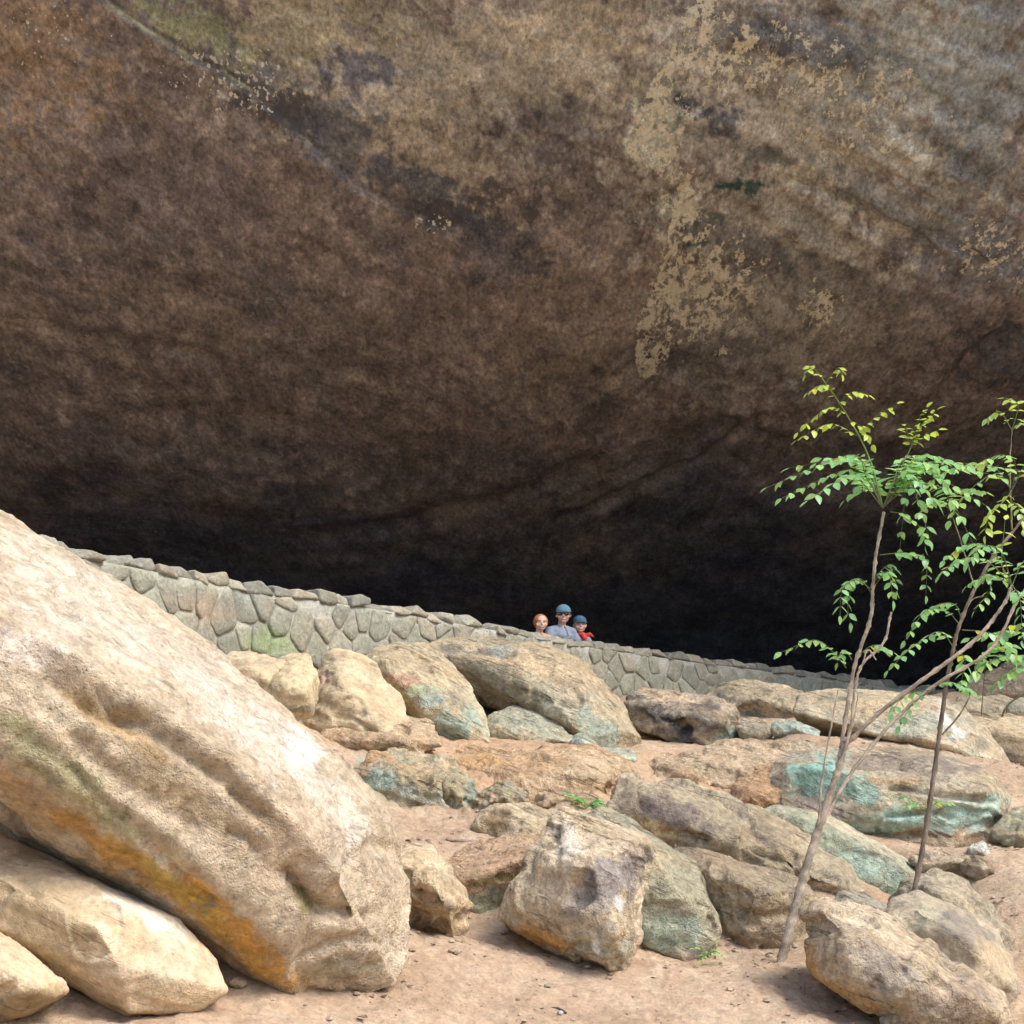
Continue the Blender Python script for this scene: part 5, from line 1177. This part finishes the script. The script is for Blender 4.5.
for q, n, y in [([(955, 650, D2), (940, 632, D2 - .1), (915, 645, D2 - .2), (888, 670, D2 - .3)], 9, .05), ([(960, 625, D2), (945, 610, D2), (925, 612, D2 - .1), (905, 640, D2 - .15)], 8, .05),
                ([(962, 620, D2), (955, 605, D2), (940, 604, D2), (920, 614, D2)], 6, .1), ([(955, 650, D2), (965, 660, D2 - .1), (960, 688, D2 - .15)], 6, .05), 
                ([(962, 630, D2), (985, 632, D2), (1005, 640, D2), (1015, 660, D2)], 8, .05), ([(950, 510, D2), (938, 500, D2), (920, 512, D2 - .1)], 7, .3), ([(950, 510, D2), (960, 490, D2), (985, 492, D2)], 8, .35),
                ([(950, 510, D2), (945, 490, D2 - .2), (925, 482, D2 - .3)], 8, .2), ([(1012, 430, D2 + .2), (1000, 412, D2 + .2), (988, 418, D2 + .2)], 5, .6), ([(1012, 430, D2 + .2), (1018, 405, D2 + .2), (1005, 398, D2 + .2)], 5, .7), ([(1012, 430, D2 + .2), (1028, 418, D2 + .2), (1040, 425, D2)], 5, .6),
                ([(1012, 490, D2 + .2), (990, 465, D2 + .1), (950, 470, D2), (920, 490, D2)], 11, .2), ([(1012, 490, D2 + .2), (995, 475, D2), (970, 490, D2 - .1), (950, 520, D2 - .2)], 9, .3), ([(1012, 490, D2 + .2), (1005, 500, D2), (990, 515, D2 - .1), (985, 535, D2 - .1)], 7, .6),
                ([(1012, 490, D2 + .2), (1030, 460, D2 + .2), (1060, 470, D2)], 9, .3), ([(1012, 490, D2 + .2), (1015, 462, D2), (1000, 455, D2 - .2), (975, 465, D2 - .3)], 9, .4), ([(1010, 500, D2 + .2), (1020, 510, D2), (1026, 535, D2)], 6, .5), ([(985, 570, D2), (990, 590, D2), (975, 610, D2)], 5, .05)]:
    fo.frond(q, n, .062, y, start=.2, hang=.45)
fo.build('foliage', t2)

# leafy shrub at the right edge in front of the wall end
D3 = 17.8
t3 = sap_root('shrub', 975, 690, D3, 'low leafy green shrub with drooping compound leaves at the right edge near the wall end', 'shrub')
t3.location.z = gz(t3.location.x, t3.location.y)
bz = Vector(t3.location)
fo = Foliage()
pt = P(1040, 660, D3)
fo.stem(smooth_path([bz + Vector((.25, 0, 0)), bz + Vector((.35, .05, .5)), bz.lerp(pt, .7) + Vector((.1, 0, 0)), pt]), .013, (.22, .24, .12))
fo.stem(smooth_path([bz, bz.lerp(P(985, 668, D3), .5), P(985, 668, D3)]), .009, (.22, .24, .12))
for q, n in [([(1040, 650, D3), (1015, 625, D3), (990, 650, D3), (975, 672, D3)], 8), ([(1040, 660, D3), (1010, 655, D3 - .2), (985, 665, D3 - .3), (965, 680, D3 - .3)], 9), ([(1040, 665, D3), (1015, 670, D3), (995, 685, D3)], 7), ([(985, 668, D3), (1000, 655, D3), (1024, 662, D3)], 7),
             ([(985, 668, D3), (990, 650, D3 - .2), (1010, 645, D3 - .3)], 6), ([(1045, 650, D3), (1020, 632, D3 + .2), (1000, 632, D3 + .2), (970, 638, D3 + .2)], 9)]:
    fo.frond(q, n, .11, .1, start=.15, hang=.4)
fo.build('foliage', t3)

def small_plant(px, py, d, tips, n, L, label, y=.1, name='fern', cat='fern', hang=.3):
    r = sap_root(name, px, py, d, label, cat); f = Foliage()
    for tx, ty, td in tips:
        f.frond([(px, py, d), ((px + tx) / 2, (py + ty) / 2 - 5, d + td * .5), (tx, ty, d + td)], n, L, y, start=.2, hang=hang, stem=.0025)
    f.build('fronds', r)
small_plant(588, 812, 13.0, [(566, 792, 0), (610, 806, -.1), (618, 822, -.15), (600, 800, .1), (578, 798, -.1)], 8, .05, 'small green fern growing at the foot of the orange outcrop', .0)
small_plant(578, 785, 13.9, [(566, 770, 0), (572, 772, .1), (588, 776, -.1), (568, 778, -.1)], 4, .04, 'tiny pale green seedling above the fern on the orange bank', .4, 'seedling', 'seedling')
small_plant(706, 958, 10.45, [(694, 948, 0), (716, 950, 0), (722, 955, -.05), (700, 962, -.08)], 5, .025, 'wispy green seedling in the sand beside the grey-green sloping boulder', .3, 'seedling', 'seedling')
small_plant(925, 812, 13.55, [(893, 795, -.1), (935, 800, -.1), (905, 806, -.2), (950, 803, 0)], 6, .045, 'sprig of dark leaves in front of the turquoise block', .0, 'seedling', 'seedling')

# ------------------------------------------------------------------ loose stones and litter
def chunk(size, seed, flat=.6):
    r_ = random.Random(seed); bm = bmesh.new()
    for _ in range(18):
        q = Vector((r_.gauss(0, 1), r_.gauss(0, 1), r_.gauss(0, 1))).normalized(); q *= r_.uniform(.75, 1)
        bm.verts.new(Vector((q.x, q.y * .8, q.z * flat)) * size)
    r = bmesh.ops.convex_hull(bm, input=bm.verts)
    dead = list({e for e in r['geom_interior'] + r['geom_unused'] if isinstance(e, bmesh.types.BMVert)})
    if dead: bmesh.ops.delete(bm, geom=dead, context='VERTS')
    return bm

STONES = [(458, 916, 10.1, .05, 'small brown stone beside the rounded cream boulder', (.38, .3, .2)), (236, 985, 8.6, .07, 'flat tan stone in the gap under the huge boulder', (.42, .33, .22)),
          (462, 838, 12.0, .035, 'little pinkish stone on the sand shelf left of the hump-backed boulder', (.5, .36, .27)), (452, 812, 12.5, .04, 'dark little stone under the sage-grey outcrop', (.12, .09, .07)),
          (470, 768, 13.9, .05, 'small flat dark stone on the orange bank', (.2, .14, .1)), (520, 768, 14.2, .07, 'rust-brown stone lying on the orange bank', (.35, .22, .14)),
          (560, 1001, 9.3, .035, 'pale grey pebble alone on the sand in front', (.55, .54, .5)), (455, 958, 9.8, .06, 'pale flat flake of stone below the rounded cream boulder', (.46, .36, .26)),
          (1003, 955, 10.9, .045, 'grey stone at the foot of the smooth dark-topped boulder', (.4, .36, .28)), (905, 862, 13.0, .06, 'buff stone left of the crumbled ledge', (.44, .37, .27)),
          (610, 925, 10.0, .03, 'small stone under the pointed mottled boulder', (.3, .25, .2)), (735, 968, 10.4, .04, 'tan stone on the sand near the sapling foot', (.45, .35, .25)),
          (960, 880, 12.4, .07, 'broad flat pinkish stone half sunk below the dark set-on-edge block', (.46, .36, .27)), (700, 738, 16.4, .06, 'small whitish stone before the dark craggy boulder', (.5, .44, .36)),
          (480, 846, 11.7, .05, 'sand-coloured stone at the rim of the flat slab', (.46, .34, .23)), (800, 742, 16.2, .05, 'small green-grey stone by the low pinkish slab', (.34, .36, .29))]
for i, (px, py, d, s, lab, colr) in enumerate(STONES):
    q = P(px, py, d); q.z = gz(q.x, q.y) + s * .2
    bm = chunk(s, 900 + i); bmesh.ops.bevel(bm, geom=bm.edges[:], offset=s * .08, segments=2, affect='EDGES')
    me = bpy.data.meshes.new('stone'); bm.to_mesh(me); bm.free()
    vv = get_np(me)[0]; set_col(me, np.array(colr) * (1 + .3 * fbm(vv + i, 30, 3, 5))[:, None])
    o = link('stone', me, M_STONE, loc=q); o.rotation_euler = (0, 0, rng.uniform(0, 6)); tag(o, lab, 'stone')

def log_stick(pts, r, label, col):
    q = [P(*a) for a in pts]
    for a in q: a.z = gz(a.x, a.y) + r * 1.2
    root_loc = q[0].copy(); bm = bmesh.new(); path = smooth_path([a - root_loc for a in q], 6)
    tube_bm(bm, path, [r * rng.uniform(.7, 1.1) for _ in path], 8)
    me = bpy.data.meshes.new('stick'); bm.to_mesh(me); bm.free(); vv = get_np(me)[0]
    set_col(me, np.array(col) * (1 + .3 * fbm(vv, 30, 3, 8))[:, None]); o = link('stick', me, M_BARK, loc=root_loc); tag(o, label, 'stick')
log_stick([(446, 845, 11.85), (465, 843, 11.85), (479, 842, 11.85)], .018, 'short weathered stick lying on the sand shelf', (.34, .25, .2))
log_stick([(1008, 958, 11), (1018, 968, 10.8), (1030, 975, 10.8)], .018, 'pale stick on the sand at the right edge', (.48, .38, .28))
log_stick([(540, 996, 9.3), (556, 990, 9.35), (566, 997, 9.3)], .008, 'thin dark curved twig on the sand in front', (.1, .08, .06))

def litter():
    V_, F_, C_ = [], [], []; gx, gy, gs, gk = [], [], [], []
    for _ in range(6000):
        y = rng.uniform(8.2, 17.5); x = rng.uniform(-.62, .42) * 0 + (rng.uniform(-60, 1090) - 512) / F_PX * y
        gx.append(x); gy.append(y); gs.append(rng.choice([.005, .006, .008, .010, .014, .022]) * rng.uniform(.7, 1.3) * (.75 + y / 30)); gk.append(rng.random())
    n = fbm(np.c_[gx, gy, np.zeros(len(gx))], .9, 3, 71); z = ground_z(np.array(gx), np.array(gy), True)
    for i in range(len(gx)):
        if n[i] < -.05 and rng.random() < .75: continue
        s = gs[i]; c = Vector((gx[i], gy[i], z[i] + s * .15)); k0 = len(V_); a0 = rng.uniform(0, 6.28)
        if gk[i] < .72:    # grit
            t = 6; tone = rng.choice([(.42, .31, .21), (.5, .4, .3), (.36, .28, .2), (.30, .22, .16), (.52, .43, .33), (.46, .36, .26)])
            for k in range(t): a = a0 + k * 6.283 / t; rr = s * rng.uniform(.7, 1.1); V_.append(c + Vector((math.cos(a) * rr, math.sin(a) * rr * .8, 0)))
            for k in range(t): a = a0 + k * 6.283 / t; rr = s * rng.uniform(.35, .7); V_.append(c + Vector((math.cos(a) * rr, math.sin(a) * rr * .8, s * rng.uniform(.35, .6))))
            for k in range(t): F_.append((k0 + k, k0 + (k + 1) % t, k0 + t + (k + 1) % t, k0 + t + k))
            F_.append(tuple(k0 + t + k for k in range(t)))
            C_ += [[q * .9 for q in tone]] * (2 * t)
        else:              # curled dead leaf or twig bit
            tone = rng.choice([(.10, .06, .035), (.16, .10, .06), (.07, .05, .04), (.25, .16, .09)]); L = s * rng.uniform(1.6, 3.4); w = L * rng.choice([.12, .45])
            d = Vector((math.cos(a0), math.sin(a0), rng.uniform(-.1, .25))); sd = Vector((-d.y, d.x, 0)); up = Vector((0, 0, .004 + w * .25))
            V_ += [c, c + d * L * .5 + sd * w + up, c + d * L * .5 - sd * w + up, c + d * L, c + d * L * .5]
            F_ += [(k0, k0 + 4, k0 + 1), (k0, k0 + 2, k0 + 4), (k0 + 4, k0 + 3, k0 + 1), (k0 + 4, k0 + 2, k0 + 3)]; C_ += [tone] * 5
    me = mesh_np('litter', np.array([tuple(q) for q in V_]), F_, np.array(C_))
    o = link('leaf_litter', me, M_STONE, smooth=False); tag(o, 'grit, dead leaves and twig bits scattered over the sandy slope', 'litter', kind='stuff')
litter()

# ------------------------------------------------------------------ light
az, el = R(58), R(52)      # sun direction: azimuth measured from -y (behind the photographer) towards +x
sd = Vector((math.sin(az) * math.cos(el), -math.cos(az) * math.cos(el), math.sin(el)))
W = bpy.data.worlds.new('World'); SC.world = W; W.use_nodes = True
nt = W.node_tree; bg = nt.nodes['Background']
sky = nt.nodes.new('ShaderNodeTexSky'); sky.sky_type = 'NISHITA'; sky.sun_disc = False
sky.sun_elevation = el; sky.sun_rotation = math.atan2(sd.x, sd.y); sky.altitude = 200; sky.dust_density = 3; sky.air_density = 1.0
nt.links.new(sky.outputs[0], bg.inputs['Color']); bg.inputs['Strength'].default_value = .145
sl = bpy.data.lights.new('sun', 'SUN'); sl.energy = 1.35; sl.angle = R(24); sl.color = (1, .955, .88)
so = bpy.data.objects.new('sun', sl); COL.objects.link(so); so.location = (10, -10, 30)
so.rotation_euler = sd.to_track_quat('Z', 'Y').to_euler()

SC.view_settings.view_transform = 'Standard'; SC.view_settings.look = 'None'
SC.view_settings.exposure = 1.22; SC.view_settings.gamma = 1
SC.cycles.max_bounces = 7; SC.cycles.diffuse_bounces = 4; SC.cycles.use_adaptive_sampling = True; SC.cycles.adaptive_threshold = .03; SC.cycles.use_denoising = True
